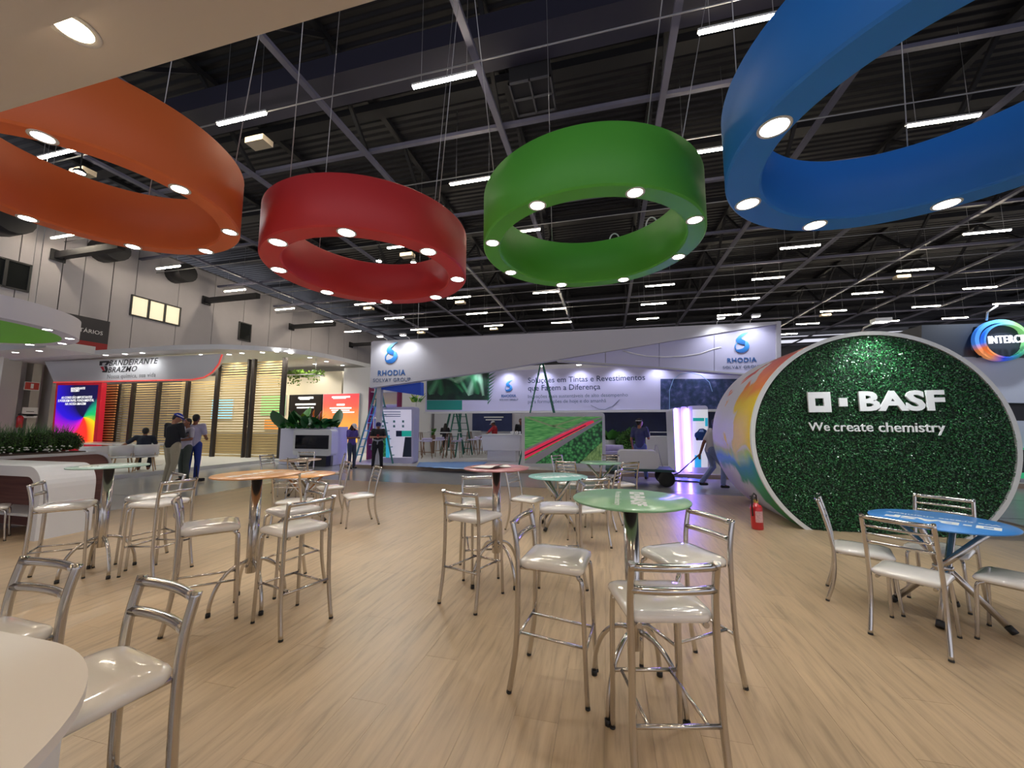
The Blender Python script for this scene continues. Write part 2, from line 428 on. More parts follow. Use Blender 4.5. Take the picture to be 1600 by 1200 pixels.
for x, y in FAR:
    p = pz(x, y, LZ); o = copy_tree(proto, (p.x, p.y, LZ), 0, '')
    side = ('on the far left over the pale wall' if x < 400 else 'below the red ring' if x < 790 else 'below the green ring' if x < 1110 else 'below the blue ring, left of the grass disc' if x < 1300 else 'above the grass disc' if x < 1480 else 'at the right edge above the round sign')
    cols_.setdefault(side, []).append((y, o))
    if (x, y) in FARBOX:
        d = bpy.data.objects.new('driver_box', boxp); col.objects.link(d); d.parent = o; d.location = (-0.2, 0.85, -0.12)
ORD = ['nearest', 'second nearest', 'third nearest', 'fourth nearest', 'fifth nearest', 'sixth nearest', 'seventh nearest', 'eighth nearest', 'ninth nearest', 'tenth nearest', 'farthest', 'last']
for side, ls in cols_.items():
    ls.sort(key=lambda t: t[0])
    for i, (y, o) in enumerate(ls): o['label'] = '%s of the distant strip lights %s' % (ORD[i], side)
for ch in list(proto.children): bpy.data.objects.remove(ch)
bpy.data.objects.remove(proto)
# hall floodlights
FLOOD = mat('floodlight_glow', (1, 1, 1), 0.5, emit=(0.85, 1.0, 1.0), estr=72)
for i, (x, y) in enumerate(((592, 407), (646, 409), (125, 268))):
    p = pz(x, y, 10.4)
    t = thing('floodlight', ['left floodlight glaring through the red ring', 'right floodlight glaring through the red ring', 'floodlight glaring through the orange ring'][i], 'floodlight', p, 0, 'floodlights under the hall roof')
    MB().lathe([(0.08, 0.1), (0.17, 0), (0.17, -0.05), (0.15, -0.05), (0.15, -0.02)], 16).build('housing', DSTEEL, t)
    MB().lathe([(0.0, -0.045), (0.14, -0.045)], 16).build('lens', FLOOD, t)
    MB().tube([(0, 0, 0.1), (0, 0, 4.12)], 0.02, 6).build('hanger', DSTEEL, t)
    spot(Vector(p) + Vector((0, 0, -0.1)), (p.x * 0.5, p.y * 0.8, 0), 450, (0.9, 1.0, 1.0), 90, 0.7, 0.15, None)

# ================================================================ HANGING RINGS
def ring(name, label, c, Ro, Ri, z0, z1, color, ang0, wires, energy=26):
    t = thing(name, label, 'ring', (c[0], c[1], z0), 0, 'coloured rings hanging over the stand')
    mm = mat('ring_' + label.split()[0], color, 0.5, noise=0.04, nscale=1.5)
    h = z1 - z0; e = 0.02
    prof = [(Ro - e, 0), (Ro, e), (Ro, h - e), (Ro - e, h), (Ri + e, h), (Ri, h - e), (Ri, e), (Ri + e, 0)]
    b_ = MB(); n = 96
    b_.lathe(prof, n, close=True, smooth=False)
    for q in range(len(b_.sm)): b_.sm[q] = (q // n) in (1, 5)
    b_.build('band', mm, t)
    rm = (Ro + Ri) / 2; lr = min(0.115, (Ro - Ri) * 0.38)
    for k in range(8):
        a = R(ang0 + 45 * k); x, y = rm * cos(a), rm * sin(a)
        d = MB().lathe([(lr - 0.012, 0.0), (lr + 0.012, 0.0), (lr + 0.012, -0.006), (lr - 0.012, -0.006)], 24, (x, y, 0), close=True).build('downlight', TRIM, t)
        MB().lathe([(lr - 0.012, -0.003), (0, -0.003)], 24, (x, y, 0)).build('lens', LAMP, d)
        sp_ = spot((c[0] + x, c[1] + y, z0 - 0.05), (c[0] + x, c[1] + y, 0), energy, (1, 0.97, 0.92), 110, 0.8, 0.08)
    for (wx, wy, tx, ty) in wires:
        MB().tube([(wx, wy, h), (tx, ty, ZC - z0)], 0.006, 5).build('cable', WIRE, t)
    return t
RW = lambda r: [(r * cos(R(a)), r * sin(R(a)), r * 1.0 * cos(R(a)) , r * 1.0 * sin(R(a))) for a in (30, 120, 210, 300)]
def wires(r, off, spread):
    return [(r * cos(R(off + 90 * k)), r * sin(R(off + 90 * k)), spread * cos(R(off + 90 * k)) + 0.4, spread * sin(R(off + 90 * k))) for k in range(4)]
ring('ceiling_ring', 'green round ring with eight downlights, hanging in the picture middle', (-0.19, 5.31), 1.49, 1.255, 4.0, 4.73, lin('5cba40'), 23, wires(1.37, 30, 2.6))
ring('ceiling_ring', 'red round ring with eight downlights, between the orange and green rings', (-3.72, 5.36), 1.555, 1.265, 4.0, 4.73, lin('d43a3c'), 22, wires(1.4, 75, 1.6))
ring('ceiling_ring', 'blue round ring with large downlights, hanging at upper right', (2.93, 3.76), 1.735, 1.41, 4.0, 4.74, lin('2f8cf0'), 14, wires(1.57, 68, 1.9))
ring('ceiling_ring', 'orange round ring with downlights, partly behind the white canopy', (-5.48, 2.84), 1.30, 1.085, 4.0, 4.75, lin('e8743c'), 0, wires(1.2, 40, 1.5))
for i, (x, y) in enumerate(((960, 370), (1018, 345), (8, 235))):       # looped feed cables above the rings
    p = pz(x, y, 4.85)
    tag(MB().tube([(p.x + 0.09 * cos(a), p.y, 4.75 + 0.16 * sin(a)) for a in [R(q) for q in range(-20, 201, 20)]], 0.012, 6).build('feed_cable', WHITE),
        ['left looped white cable on the far rim of the green ring', 'right looped white cable on the far rim of the green ring', 'looped white cable on the rim of the orange ring'][i], 'cable')

# ================================================================ OWN STAND: CANOPY OVERHEAD
CAN = mat('canopy_white', (0.70, 0.645, 0.61), 0.6)
cn = thing('canopy', 'white flat canopy of the stand overhead at top left', 'canopy', (0, 0, 3.2))
MB().box((-3.5, -2.4, 0.2), (13.0, 7.14, 0.4)).build('soffit', CAN, cn)
MB().box((-3.5, -2.6, -0.08), (13.0, 6.88, 0.16)).build('drop_beam', CAN, cn)
for i, u in enumerate((-7.5, -4.8, -2.13, 0.6, 2.2)):
    d = MB().lathe([(0.062, 0), (0.085, 0), (0.085, -0.004), (0.062, -0.004)], 24, (u, 0.96, 0), close=True).build('downlight', TRIM, cn)
    MB().lathe([(0.062, -0.002), (0, -0.002)], 24, (u, 0.96, 0)).build('lens', LAMPW, d)
    spot((u, 0.98, 3.17), (u, 1.25, 0), 28, (1, 0.80, 0.55), 130, 0.9, 0.08)
for u in (-6.5, -3.5, -0.5, 2.0):  # unseen rows beside and behind the camera, to light the floor under the canopy
    for v in (-0.3, -2.2):
        d = MB().lathe([(0.062, -0.16), (0.085, -0.16), (0.085, -0.164), (0.062, -0.164)], 24, (u, v, 0), close=True).build('downlight', TRIM, cn)
        MB().lathe([(0.062, -0.162), (0, -0.162)], 24, (u, v, 0)).build('lens', LAMPW, d)
        spot((u, v, 3.02), (u, v + 0.3, 0), 30, (1, 0.80, 0.56), 130, 0.9, 0.08)
# post holding the canopy, behind the camera
for u in (-9.7, 2.7): MB().box((u, -4.5, -1.6), (0.3, 0.3, 3.2)).build('post', CAN, cn)

# ================================================================ GRASS-FACED TANK WITH LOGO
TC, TR, TV0, TV1, TZ = 3.80, 1.63, 6.78, 9.05, 1.30
tank = thing('display_tank', 'huge lying cylinder with green leaf face, white rim and white logo', 'display', (TC, TV0, 0))
def arc_pts(r, n=96):
    a0 = math.acos(min(1, TZ / r)); out = []
    for i in range(n + 1):
        a = -pi / 2 + a0 + (2 * pi - 2 * a0) * i / n
        out.append((r * cos(a), TZ + r * sin(a)))
    return out
# painted shell
SH = bpy.data.materials.new('splash_paint'); SH.use_nodes = True; nt = SH.node_tree; N = nt.nodes.new; L = nt.links.new
b = nt.nodes['Principled BSDF']; b.inputs['Roughness'].default_value = 0.5; b.inputs['Specular IOR Level'].default_value = 0.25
tc = N('ShaderNodeTexCoord'); nz = N('ShaderNodeTexNoise'); nz.inputs['Scale'].default_value = 1.1; nz.inputs['Detail'].default_value = 3; nz.inputs['Distortion'].default_value = 0.8
L(tc.outputs['Object'], nz.inputs['Vector'])
sp = N('ShaderNodeSeparateXYZ'); L(tc.outputs['Object'], sp.inputs[0])
def math_(op, a, b_=None, c=None):
    q = N('ShaderNodeMath'); q.operation = op
    for i, x in enumerate((a, b_, c)):
        if x is None: continue
        if isinstance(x, (int, float)): q.inputs[i].default_value = x
        else: L(x, q.inputs[i])
    return q.outputs[0]
def ramp(fac, stops, interp='LINEAR'):
    r = N('ShaderNodeValToRGB'); r.color_ramp.interpolation = interp; e = r.color_ramp.elements
    while len(e) < len(stops): e.new(0.5)
    for q, (p, c) in zip(e, stops): q.position = p; q.color = (*c, 1)
    L(fac, r.inputs[0]); return r.outputs[0]
nzf = nz.outputs['Fac']
hgt = math_('MULTIPLY_ADD', nzf, 0.9, math_('MULTIPLY_ADD', sp.outputs[2], 1.0, -0.45))
paint = ramp(math_('MULTIPLY', hgt, 0.333), [(0.0, lin('3d8f4a')), (0.20, lin('2f9d58')), (0.29, lin('2b8fa0')), (0.34, lin('9ec13c')), (0.42, lin('e6c81e')), (0.62, lin('f0cf14')), (0.74, lin('ee7a2a')), (0.84, lin('d8452f')), (0.95, lin('8c2f38'))])
# where paint covers the white ground: a band that wanders between rim and back
upper = math_('MINIMUM', math_('MULTIPLY_ADD', nzf, 4.2, math_('MULTIPLY_ADD', sp.outputs[1], -1.0, -0.85)), math_('MULTIPLY_ADD', nzf, 1.2, math_('ADD', sp.outputs[2], -1.75)))      # wide splash behind the rim, above waist height
belt = math_('SUBTRACT', math_('MULTIPLY_ADD', nzf, 0.5, 0.02), math_('ABSOLUTE', math_('ADD', sp.outputs[2], math_('MULTIPLY_ADD', nzf, 0.9, -1.32))))              # green belt that crosses the whole side
foot_ = math_('MINIMUM', math_('MULTIPLY_ADD', nzf, 1.6, math_('MULTIPLY_ADD', sp.outputs[1], -1.0, -0.42)), math_('SUBTRACT', 0.95, sp.outputs[2]))
msk = math_('MAXIMUM', upper, math_('MAXIMUM', belt, foot_))
mk = ramp(math_('MULTIPLY_ADD', msk, 9.0, 0.5), [(0.0, (0, 0, 0)), (1.0, (1, 1, 1))])
mx = N('ShaderNodeMix'); mx.data_type = 'RGBA'; mx.inputs['A'].default_value = (0.72, 0.70, 0.72, 1)
L(mk, mx.inputs['Factor']); L(paint, mx.inputs['B']); L(mx.outputs['Result'], b.inputs['Base Color'])
MATS['splash_paint'] = SH
pts = arc_pts(TR); m = MB(); k = len(pts)
vs = [(x, 0.0, z) for x, z in pts] + [(x, TV1 - TV0, z) for x, z in pts] + [(x * 0.985, 0.0, TZ + (z - TZ) * 0.985) for x, z in pts] + [(x * 0.985, TV1 - TV0, TZ + (z - TZ) * 0.985) for x, z in pts]
m._add(vs, [(i, i + 1, k + i + 1, k + i) for i in range(k - 1)] + [(2 * k + i + 1, 2 * k + i, 3 * k + i, 3 * k + i + 1) for i in range(k - 1)] + [(k + i, k + i + 1, 3 * k + i + 1, 3 * k + i) for i in range(k - 1)], True)
m.build('shell', SH, tank)
# white rim of the face
rim = mat('rim_white', (0.78, 0.80, 0.78), 0.4); m = MB()
po, pi_ = arc_pts(TR + 0.006), arc_pts(TR - 0.05)
k = len(po)
vs = [(x, -0.03, z) for x, z in po] + [(x, -0.03, z) for x, z in pi_] + [(x, 0.03, z) for x, z in po] + [(x, 0.03, z) for x, z in pi_]
m._add(vs, [(i + 1, i, k + i, k + i + 1) for i in range(k - 1)] + [(i, i + 1, 2 * k + i + 1, 2 * k + i) for i in range(k - 1)] + [(k + i + 1, k + i, 3 * k + i, 3 * k + i + 1) for i in range(k - 1)])
m.build('rim', rim, tank)
# backing board and the mat of small plastic leaves
bk = arc_pts(TR - 0.05); MB().prism([(x, z) for x, z in bk], 0.0, -0.04, WALLX).build('face_board', mat('leaf_backing', (0.006, 0.022, 0.010), 0.8), tank)
LEAF = bpy.data.materials.new('boxwood_leaf'); LEAF.use_nodes = True; nt = LEAF.node_tree; N = nt.nodes.new; L = nt.links.new
b = nt.nodes['Principled BSDF']; b.inputs['Roughness'].default_value = 0.28
gm = N('ShaderNodeNewGeometry'); rp = N('ShaderNodeValToRGB'); e = rp.color_ramp.elements
e[0].color = (*lin('103d20'), 1); e[1].color = (*lin('3f8a4c'), 1); q = e.new(0.6); q.color = (*lin('1d5a31'), 1)
L(gm.outputs['Random Per Island'], rp.inputs[0]); L(rp.outputs[0], b.inputs['Base Color']); MATS['boxwood_leaf'] = LEAF
rnd = random.Random(3); m = MB(); n_l = 0
while n_l < 30000:
    x, z = rnd.uniform(-TR, TR), rnd.uniform(0.01, TZ + TR)
    if math.hypot(x, z - TZ) > TR - 0.07: continue
    n_l += 1
    L_, W_ = rnd.uniform(0.016, 0.030), rnd.uniform(0.007, 0.012)
    a = rnd.uniform(0, 2 * pi); tlt = rnd.uniform(-0.2, 1.1)
    d = Vector((cos(a) * cos(tlt), -sin(tlt), sin(a) * cos(tlt))); s_ = Vector((-sin(a), rnd.uniform(-0.5, 0.5), cos(a))).normalized()
    c = Vector((x, rnd.uniform(-0.045, -0.002), z))
    m.v += [tuple(c - s_ * 0), tuple(c + d * L_ * 0.5 + s_ * W_), tuple(c + d * L_), tuple(c + d * L_ * 0.5 - s_ * W_)]
    o_ = len(m.v) - 4; m.f.append((o_, o_ + 1, o_ + 2, o_ + 3)); m.sm.append(False)
tag(m.build('leaf_mat', LEAF, tank), 'glossy dark green plastic leaf mat', kind='stuff')
LET = mat('sign_white', (0.86, 0.87, 0.87), 0.5)
def lp(x, y): p = pv(x, y, TV0 - 0.07); return (p.x - TC, -0.07, p.z)
a, b_ = lp(1342, 629), lp(1476, 629)
c0, c1 = lp(1400, 613), lp(1400, 644)
text('BASF', 'logo_lettering', LET, tank, ((a[0] + b_[0]) / 2, -0.055, (c0[2] + c1[2]) / 2 + 0.02), height=c0[2] - c1[2] + 0.01, width=b_[0] - a[0], extrude=0.03, bold=0.04, spacing=1.04)
a, b_ = lp(1261, 613), lp(1299, 644)
sq = MB(); w_ = (b_[0] - a[0]); h_ = a[2] - b_[2]; cx, cz = (a[0] + b_[0]) / 2, (a[2] + b_[2]) / 2
for s_ in (-1, 1): sq.box((cx + s_ * w_ * 0.345, -0.07, cz), (w_ * 0.31, 0.03, h_)).box((cx, -0.07, cz + s_ * h_ * 0.345), (w_ * 0.40, 0.0299, h_ * 0.31))
sq.build('logo_frame', LET, tank)
a, b_ = lp(1310, 622), lp(1324, 635)
MB().box(((a[0] + b_[0]) / 2, -0.07, (a[2] + b_[2]) / 2), (b_[0] - a[0], 0.03, a[2] - b_[2])).build('logo_square', LET, tank)
a, b_ = lp(1264, 668), lp(1478, 668)
for wd_, x0, x1, yb in (('We', 1264, 1297, 673), ('create', 1303, 1365, 674), ('chemistry', 1374, 1478, 675)):
    a, b_ = lp(x0, yb), lp(x1, yb)
    text(wd_, 'tagline_word', LET, tank, ((a[0] + b_[0]) / 2, -0.055, (a[2] + b_[2]) / 2), width=b_[0] - a[0], extrude=0.018, bold=0.004, base=True)
# lamp on an arm over the rim
t = thing('arm_spotlight', 'small spotlight on an arm above the green leaf face', 'spotlight', (TC + 0.0, TV0, TZ + TR))
MB().tube([(0, 0.1, 0.0), (0, 0.02, 0.07), (0, -0.32, 0.09)], 0.012, 6).build('arm', TRIM, t)
MB().box((0, -0.36, 0.085), (0.20, 0.12, 0.05)).build('lamp_head', TRIM, t)
MB().box((0, -0.36, 0.058), (0.17, 0.09, 0.006)).build('lens', LAMP, t)
spot((TC, TV0 - 0.36, TZ + TR + 0.04), (TC, TV0 + 0.05, 1.2), 85, (0.92, 1, 1), 120, 0.8, 0.05)
# fire extinguisher
RED = mat('extinguisher_red', lin('b81c22'), 0.3, coat=0.4)
t = thing('fire_extinguisher', 'red fire extinguisher standing on the floor beside the tank', 'extinguisher', (2.13, 6.62, 0), R(20))
MB().lathe([(0.0, 0), (0.075, 0), (0.08, 0.015), (0.08, 0.30), (0.07, 0.345), (0.03, 0.37), (0.022, 0.39), (0.0, 0.39)], 20).build('cylinder', RED, t)
lb = MB(); vs = [(0.0812 * cos(R(g_)), 0.0812 * sin(R(g_)), z_) for z_ in (0.11, 0.27) for g_ in range(-140, -59, 10)]; lb._add(vs, [(i, i + 1, i + 10, i + 9) for i in range(8)], True).build('label_print', mat('paper_print', (0.62, 0.36, 0.35), 0.6, noise=0.5, nscale=60), t)
MB().box((0, 0, 0.405), (0.04, 0.05, 0.05)).build('valve', mat('brass', (0.55, 0.40, 0.12), 0.35, 0.8), t)
MB().box((0, 0.05, 0.43), (0.02, 0.11, 0.012)).box((0, 0.055, 0.455), (0.02, 0.12, 0.010)).build('handle', BLACK, t)
MB().tube([(0, -0.02, 0.41), (-0.03, -0.05, 0.50), (-0.07, -0.06, 0.53), (-0.10, -0.06, 0.49), (-0.105, -0.05, 0.35), (-0.095, -0.04, 0.2)], 0.011, 6).build('hose', BLACK, t)

# ================================================================ STOOLS, CHAIRS, TABLES
def cushion(wd, dp, z0, th, n=10, front_drop=0.012):
    """rounded upholstered seat"""
    m = MB(); rings_ = []
    def outline(ins):
        pts = round_rect(-wd / 2 + ins, -dp / 2 + ins, wd / 2 - ins, dp / 2 - ins, 0.055 if ins < 0.1 else 0.04, 4)
        return [(x * (1.0 - 0.03 * (y / dp + 0.5) * 0 - (0.05 if y < 0 else 0) * (-y / dp) * 2), y) for x, y in pts]
    lay = [(0.020, 0), (0.004, 0.006), (0.0, 0.018), (0.0, th - 0.02), (0.006, th - 0.008), (0.022, th), (0.07, th + 0.006), (0.13, th + 0.008)]
    vs = []
    for ins, dz in lay:
        for x, y in outline(ins): vs.append((x, y, z0 + dz - front_drop * max(0, y / dp * 2 - 0.4)))
    k = len(outline(0)); q = len(lay)
    m._add(vs, [(i * k + j, i * k + (j + 1) % k, (i + 1) * k + (j + 1) % k, (i + 1) * k + j) for i in range(q - 1) for j in range(k)], True)
    m.f += [tuple(reversed(range(k))), tuple((q - 1) * k + j for j in range(k))]; m.sm += [False, True]
    return m
def bow(x0, x1, y, z, depth, n=8): return [(x0 + (x1 - x0) * i / n, y - depth * (1 - (2 * i / n - 1) ** 2), z) for i in range(n + 1)]
def smooth_path(pts, n=5):
    P_ = [Vector(p) for p in pts]; out = []
    for i in range(len(P_) - 1):
        a, b, c, d = P_[max(i - 1, 0)], P_[i], P_[i + 1], P_[min(i + 2, len(P_) - 1)]
        for j in range(n):
            t_ = j / n
            out.append(0.5 * ((2 * b) + (c - a) * t_ + (2 * a - 5 * b + 4 * c - d) * t_ ** 2 + (3 * b - a - 3 * c + d) * t_ ** 3))
    return out + [P_[-1]]
def make_stool(loc, rz, label):
    t = thing('bar_stool', label, 'bar stool', loc, rz, 'chrome bar stools around the high tables')
    cushion(0.39, 0.39, 0.695, 0.05).build('seat', VINYL, t)
    for s_ in (-1, 1):
        lg = MB().tube(smooth_path([(s_ * 0.195, -0.245, 0.006), (s_ * 0.19, -0.205, 0.25), (s_ * 0.185, -0.195, 0.50), (s_ * 0.183, -0.195, 0.72), (s_ * 0.182, -0.205, 0.84), (s_ * 0.182, -0.232, 0.965)]), 0.0165, 8, up=(1, 0, 0), flat=0.95)
        o = lg.build('leg', CHROME, t)
        MB().tube([(s_ * 0.195, -0.246, 0), (s_ * 0.195, -0.244, 0.012)], 0.0165, 8).build('foot_cap', BLACK, o)
        lg = MB().tube(smooth_path([(s_ * 0.175, 0.205, 0.006), (s_ * 0.17, 0.195, 0.30), (s_ * 0.165, 0.185, 0.62), (s_ * 0.155, 0.165, 0.67), (s_ * 0.145, 0.12, 0.69), (s_ * 0.145, -0.19, 0.69)]), 0.0135, 8)
        o = lg.build('leg', CHROME, t)
        MB().tube([(s_ * 0.175, 0.206, 0), (s_ * 0.175, 0.205, 0.012)], 0.0145, 8).build('foot_cap', BLACK, o)
        MB().tube([(s_ * 0.125, -0.20, 0.305), (s_ * 0.125, 0.195, 0.285)], 0.0085, 6).build('footrest_bar', CHROME, t)
    MB().tube([(-0.188, -0.203, 0.30), (0.188, -0.203, 0.30)], 0.0095, 6).build('footrest_bar', CHROME, t)
    MB().tube([(-0.17, 0.196, 0.285), (0.17, 0.196, 0.285)], 0.0095, 6).build('footrest_bar', CHROME, t)
    for z, y in ((0.945, -0.226), (0.845, -0.206)):
        MB().tube(bow(-0.18, 0.18, y, z, 0.022), 0.0175, 8, flat=1.0, up=(0, 0, 1)).build('back_rail', CHROME, t)
    return t
def make_chair(loc, rz, label):
    t = thing('chrome_chair', label, 'chair', loc, rz, 'low chrome chairs around the low tables')
    cushion(0.40, 0.40, 0.42, 0.042).build('seat', VINYL, t)
    for s_ in (-1, 1):
        lg = MB().tube(smooth_path([(s_ * 0.20, -0.27, 0.006), (s_ * 0.195, -0.215, 0.20), (s_ * 0.192, -0.20, 0.42), (s_ * 0.19, -0.225, 0.62), (s_ * 0.188, -0.285, 0.875)]), 0.0155, 8, up=(1, 0, 0), flat=0.95)
        o = lg.build('leg', CHROME, t)
        MB().tube([(s_ * 0.20, -0.271, 0), (s_ * 0.20, -0.269, 0.012)], 0.016, 8).build('foot_cap', BLACK, o)
        lg = MB().tube(smooth_path([(s_ * 0.18, 0.205, 0.006), (s_ * 0.175, 0.19, 0.2), (s_ * 0.17, 0.18, 0.37), (s_ * 0.16, 0.155, 0.405), (s_ * 0.15, 0.10, 0.415), (s_ * 0.15, -0.2, 0.415)]), 0.0125, 8)
        o = lg.build('leg', CHROME, t)
        MB().tube([(s_ * 0.18, 0.206, 0), (s_ * 0.18, 0.205, 0.012)], 0.014, 8).build('foot_cap', BLACK, o)
    for z, y, r_ in ((0.855, -0.279, 0.017), (0.79, -0.263, 0.0095), (0.73, -0.248, 0.0095), (0.67, -0.234, 0.0095)):
        MB().tube(bow(-0.187, 0.187, y, z, 0.018), r_, 8, up=(0, 0, 1)).build('back_rail', CHROME, t)
    return t
def put(c, ang): return (c[0], c[1], 0), R(ang - 90)
def from_top(mid, ang, d): a = R(ang); return (mid[0] + d * cos(a), mid[1] + d * sin(a)), ang
STOOLS = [
 ('bar stool nearest the camera at lower left, beside the white counter', *from_top((-1.60, 1.14), -100, 0.225)),
 ('bar stool cut by the left picture edge behind the white counter', *from_top((-2.36, 1.20), -92, 0.225)),
 ('bar stool left of the grey green high table, facing right', *from_top((-5.60, 2.69), 50, 0.225)),
 ('bar stool right of the grey green high table, facing it', *from_top((-4.46, 3.22), 184, 0.225)),
 ('bar stool behind the grey green high table', *from_top((-5.05, 3.62), -108, 0.225)),
 ('bar stool in front of the orange high table, seen from its left side', (-3.2, 2.585), 51),
 ('bar stool right of the orange high table, its back to the right', (-2.49, 2.71), 162),
 ('bar stool behind the orange high table', *from_top((-2.93, 3.46), -112, 0.225)),
 ('bar stool in front of the red high table, back towards the camera', *from_top((-1.27, 3.23), 73, 0.225)),
 ('bar stool behind the red high table', *from_top((-1.44, 4.24), -67, 0.225)),
 ('bar stool right of the red high table, facing it', (-0.50, 3.99), 190),
 ('bar stool left of the green high table', (-0.33, 2.50), -6),
 ('bar stool right of the green high table, facing left', (0.44, 2.73), 212),
 ('bar stool in front of the green high table, back towards the camera', *from_top((0.26, 1.83), 104, 0.225)),
]
st0 = None
for lab, c, a in STOOLS:
    loc, rz = put(c, a)
    if st0 is None: st0 = make_stool(loc, rz, lab)
    else: copy_tree(st0, loc, rz, lab)
CHAIRS = [
 ('low chair in front of the blue table, back towards the camera', *from_top((2.0, 3.44), 48, 0.275)),
 ('low chair left of the blue table, seen from the side', (2.18, 4.21), -25),
 ('low chair behind the blue table, against the green leaf face', *from_top((3.06, 4.60), -135, 0.275)),
 ('low chair at the right picture edge, cut off, beside the blue table', (2.84, 3.67), 134),
 ('low chair between the red high table and the teal low table', *from_top((-1.46, 5.88), -15, 0.275)),
 ('low chair behind the teal low table', *from_top((-0.73, 7.45), 75, 0.1)),
 ('low chair left of the distant green low table', *from_top((-1.05, 8.6), -30, 0.2)),
 ('low chair behind the distant green low table', *from_top((-0.02, 8.85), -110, 0.1)),
 ('low chair right of the distant green low table, in front of the cart', *from_top((0.34, 7.45), 127, 0.2)),
 ('low chair right of the teal low table, turned to it', *from_top((0.07, 6.17), 165, 0.2)),
 ('low chair in front of the teal low table', (-0.30, 5.30), 120),
 ('low chair standing free right of the orange low table', (-3.83, 5.43), 229),
 ('low chair in front of the orange low table', *from_top((-4.38, 4.55), 106, 0.275)),
 ('low chair behind the orange low table', (-4.83, 6.02), 232),
 ('low chair left of the distant brown table', *from_top((-7.35, 7.15), 5, 0.2)),
 ('low chair behind the distant brown table', *from_top((-7.25, 8.1), -65, 0.2)),
 ('low chair in front of the distant brown table', *from_top((-6.15, 6.7), 112, 0.2)),
 ('low chair right of the distant brown table', *from_top((-6.05, 7.85), 215, 0.2)),
 ('low chair tucked at the white arched counter, left picture edge', (-8.12, 3.45), 60),
 ('low chair peeking over the white arched counter', (-9.0, 4.75), 100),
]
ch0 = None
for lab, c, a in CHAIRS:
    loc, rz = put(c, a)
    if ch0 is None: ch0 = make_chair(loc, rz, lab)
    else: copy_tree(ch0, loc, rz, lab)

def top_mat(name, c): return mat('tabletop_' + name, c, 0.3, coat=0.15)
PRINT = mat('print_white', (0.85, 0.86, 0.84), 0.4)
def logo_print(t, z, s, rot):
    """white printed logo: open square, small square, wordmark, tagline"""
    g = bpy.data.objects.new('printed_logo', None)
    c_, s_ = cos(rot), sin(rot)
    def at(x, y): return (x * c_ - y * s_, x * s_ + y * c_, z)
    text('BASF', 'printed_wordmark', PRINT, t, at(0.075 * s, 0.05 * s), height=0.10 * s, width=0.34 * s, rot=(0, 0, rot), extrude=0.0006, bold=0.045)
    text('We create chemistry', 'printed_tagline', PRINT, t, at(0, -0.085 * s), width=0.52 * s, rot=(0, 0, rot), extrude=0.0006, bold=0.005)
    Mz = Matrix.Rotation(rot, 4, 'Z'); m = MB()
    for q in (-1, 1):
        m.box(at((-0.215 + q * 0.035) * s, 0.05 * s), (0.03 * s, 0.10 * s, 0.0012), M=Mz).box(at(-0.215 * s, (0.05 + q * 0.035) * s), (0.042 * s, 0.03 * s, 0.0011), M=Mz)
    m.box(at(-0.13 * s, 0.05 * s), (0.036 * s, 0.036 * s, 0.0012), M=Mz)
    m.build('printed_mark', PRINT, t)
def high_table(loc, label, tm_, D, rz=0.0, h=1.11, logo=None):
    t = thing('high_table', label, 'table', (loc[0], loc[1], 0), rz, 'round high tables on chrome posts')
    MB().lathe([(0, h - 0.012), (D / 2 - 0.003, h - 0.012), (D / 2, h - 0.009), (D / 2, h - 0.003), (D / 2 - 0.003, h), (0, h)], 64).build('tabletop', tm_, t)
    MB().lathe([(0.0, h - 0.02), (0.16, h - 0.02), (0.16, h - 0.012), (0, h - 0.012)], 24).build('top_plate', BLACK, t)
    MB().lathe([(0, 0.27), (0.040, 0.27), (0.043, 0.275), (0.043, h - 0.02), (0, h - 0.02)], 20).build('post', CHROME, t)
    for k in range(4):
        a = R(45 + 90 * k)
        pts = [(cos(a) * (0.035 + 0.25 * sin(q)), sin(a) * (0.035 + 0.25 * sin(q)), 0.02 + 0.35 * cos(q)) for q in [pi / 2 * i / 10 for i in range(11)]]
        o = MB().tube(pts, 0.0145, 8).build('leg', CHROME, t)
        MB().tube([(cos(a) * 0.285, sin(a) * 0.285, 0), (cos(a) * 0.285, sin(a) * 0.285, 0.03)], 0.018, 8).build('foot_cap', BLACK, o)
        MB().tube([(cos(a) * 0.04, sin(a) * 0.04, 0.33), (cos(a) * 0.05, sin(a) * 0.05, 0.33)], 0.008, 6).build('screw', CHROME, t)
    if logo is not None: logo_print(t, h, D * 1.3, logo)
    return t
def low_table(loc, label, tm_, D, rz=0.0, h=0.76, logo=None):
    t = thing('low_table', label, 'table', (loc[0], loc[1], 0), rz, 'round low tables on crossed chrome legs')
    MB().lathe([(0, h - 0.012), (D / 2 - 0.003, h - 0.012), (D / 2, h - 0.009), (D / 2, h - 0.003), (D / 2 - 0.003, h), (0, h)], 64).build('tabletop', tm_, t)
    for k in range(4):
        a = R(90 * k); d = Vector((cos(a), sin(a), 0)); n_ = Vector((-sin(a), cos(a), 0)) * 0.028
        p0, p1 = d * 0.33 + n_ + Vector((0, 0, 0.01)), -d * 0.29 + n_ + Vector((0, 0, h - 0.014))
        o = MB().tube([p0, p1], 0.024, 12).build('leg', CHROME, t)
        MB().tube([p0 - (p1 - p0).normalized() * 0.0, p0 + (p1 - p0).normalized() * 0.05], 0.0255, 12).build('foot_cap', BLACK, o)
    MB().lathe([(0.05, 0.37), (0.062, 0.375), (0.062, 0.40), (0.05, 0.405)], 16).build('hub', CHROME, t)
    if logo is not None: logo_print(t, h, D * 1.45, logo)
    return t
GREEN_T, ORANGE_T = top_mat('green', lin('86b98c')), top_mat('orange', lin('d79a5c'))
high_table((0.12, 2.46), 'high table with green top and white logo, in the foreground', GREEN_T, 0.675, R(12), logo=R(-104))
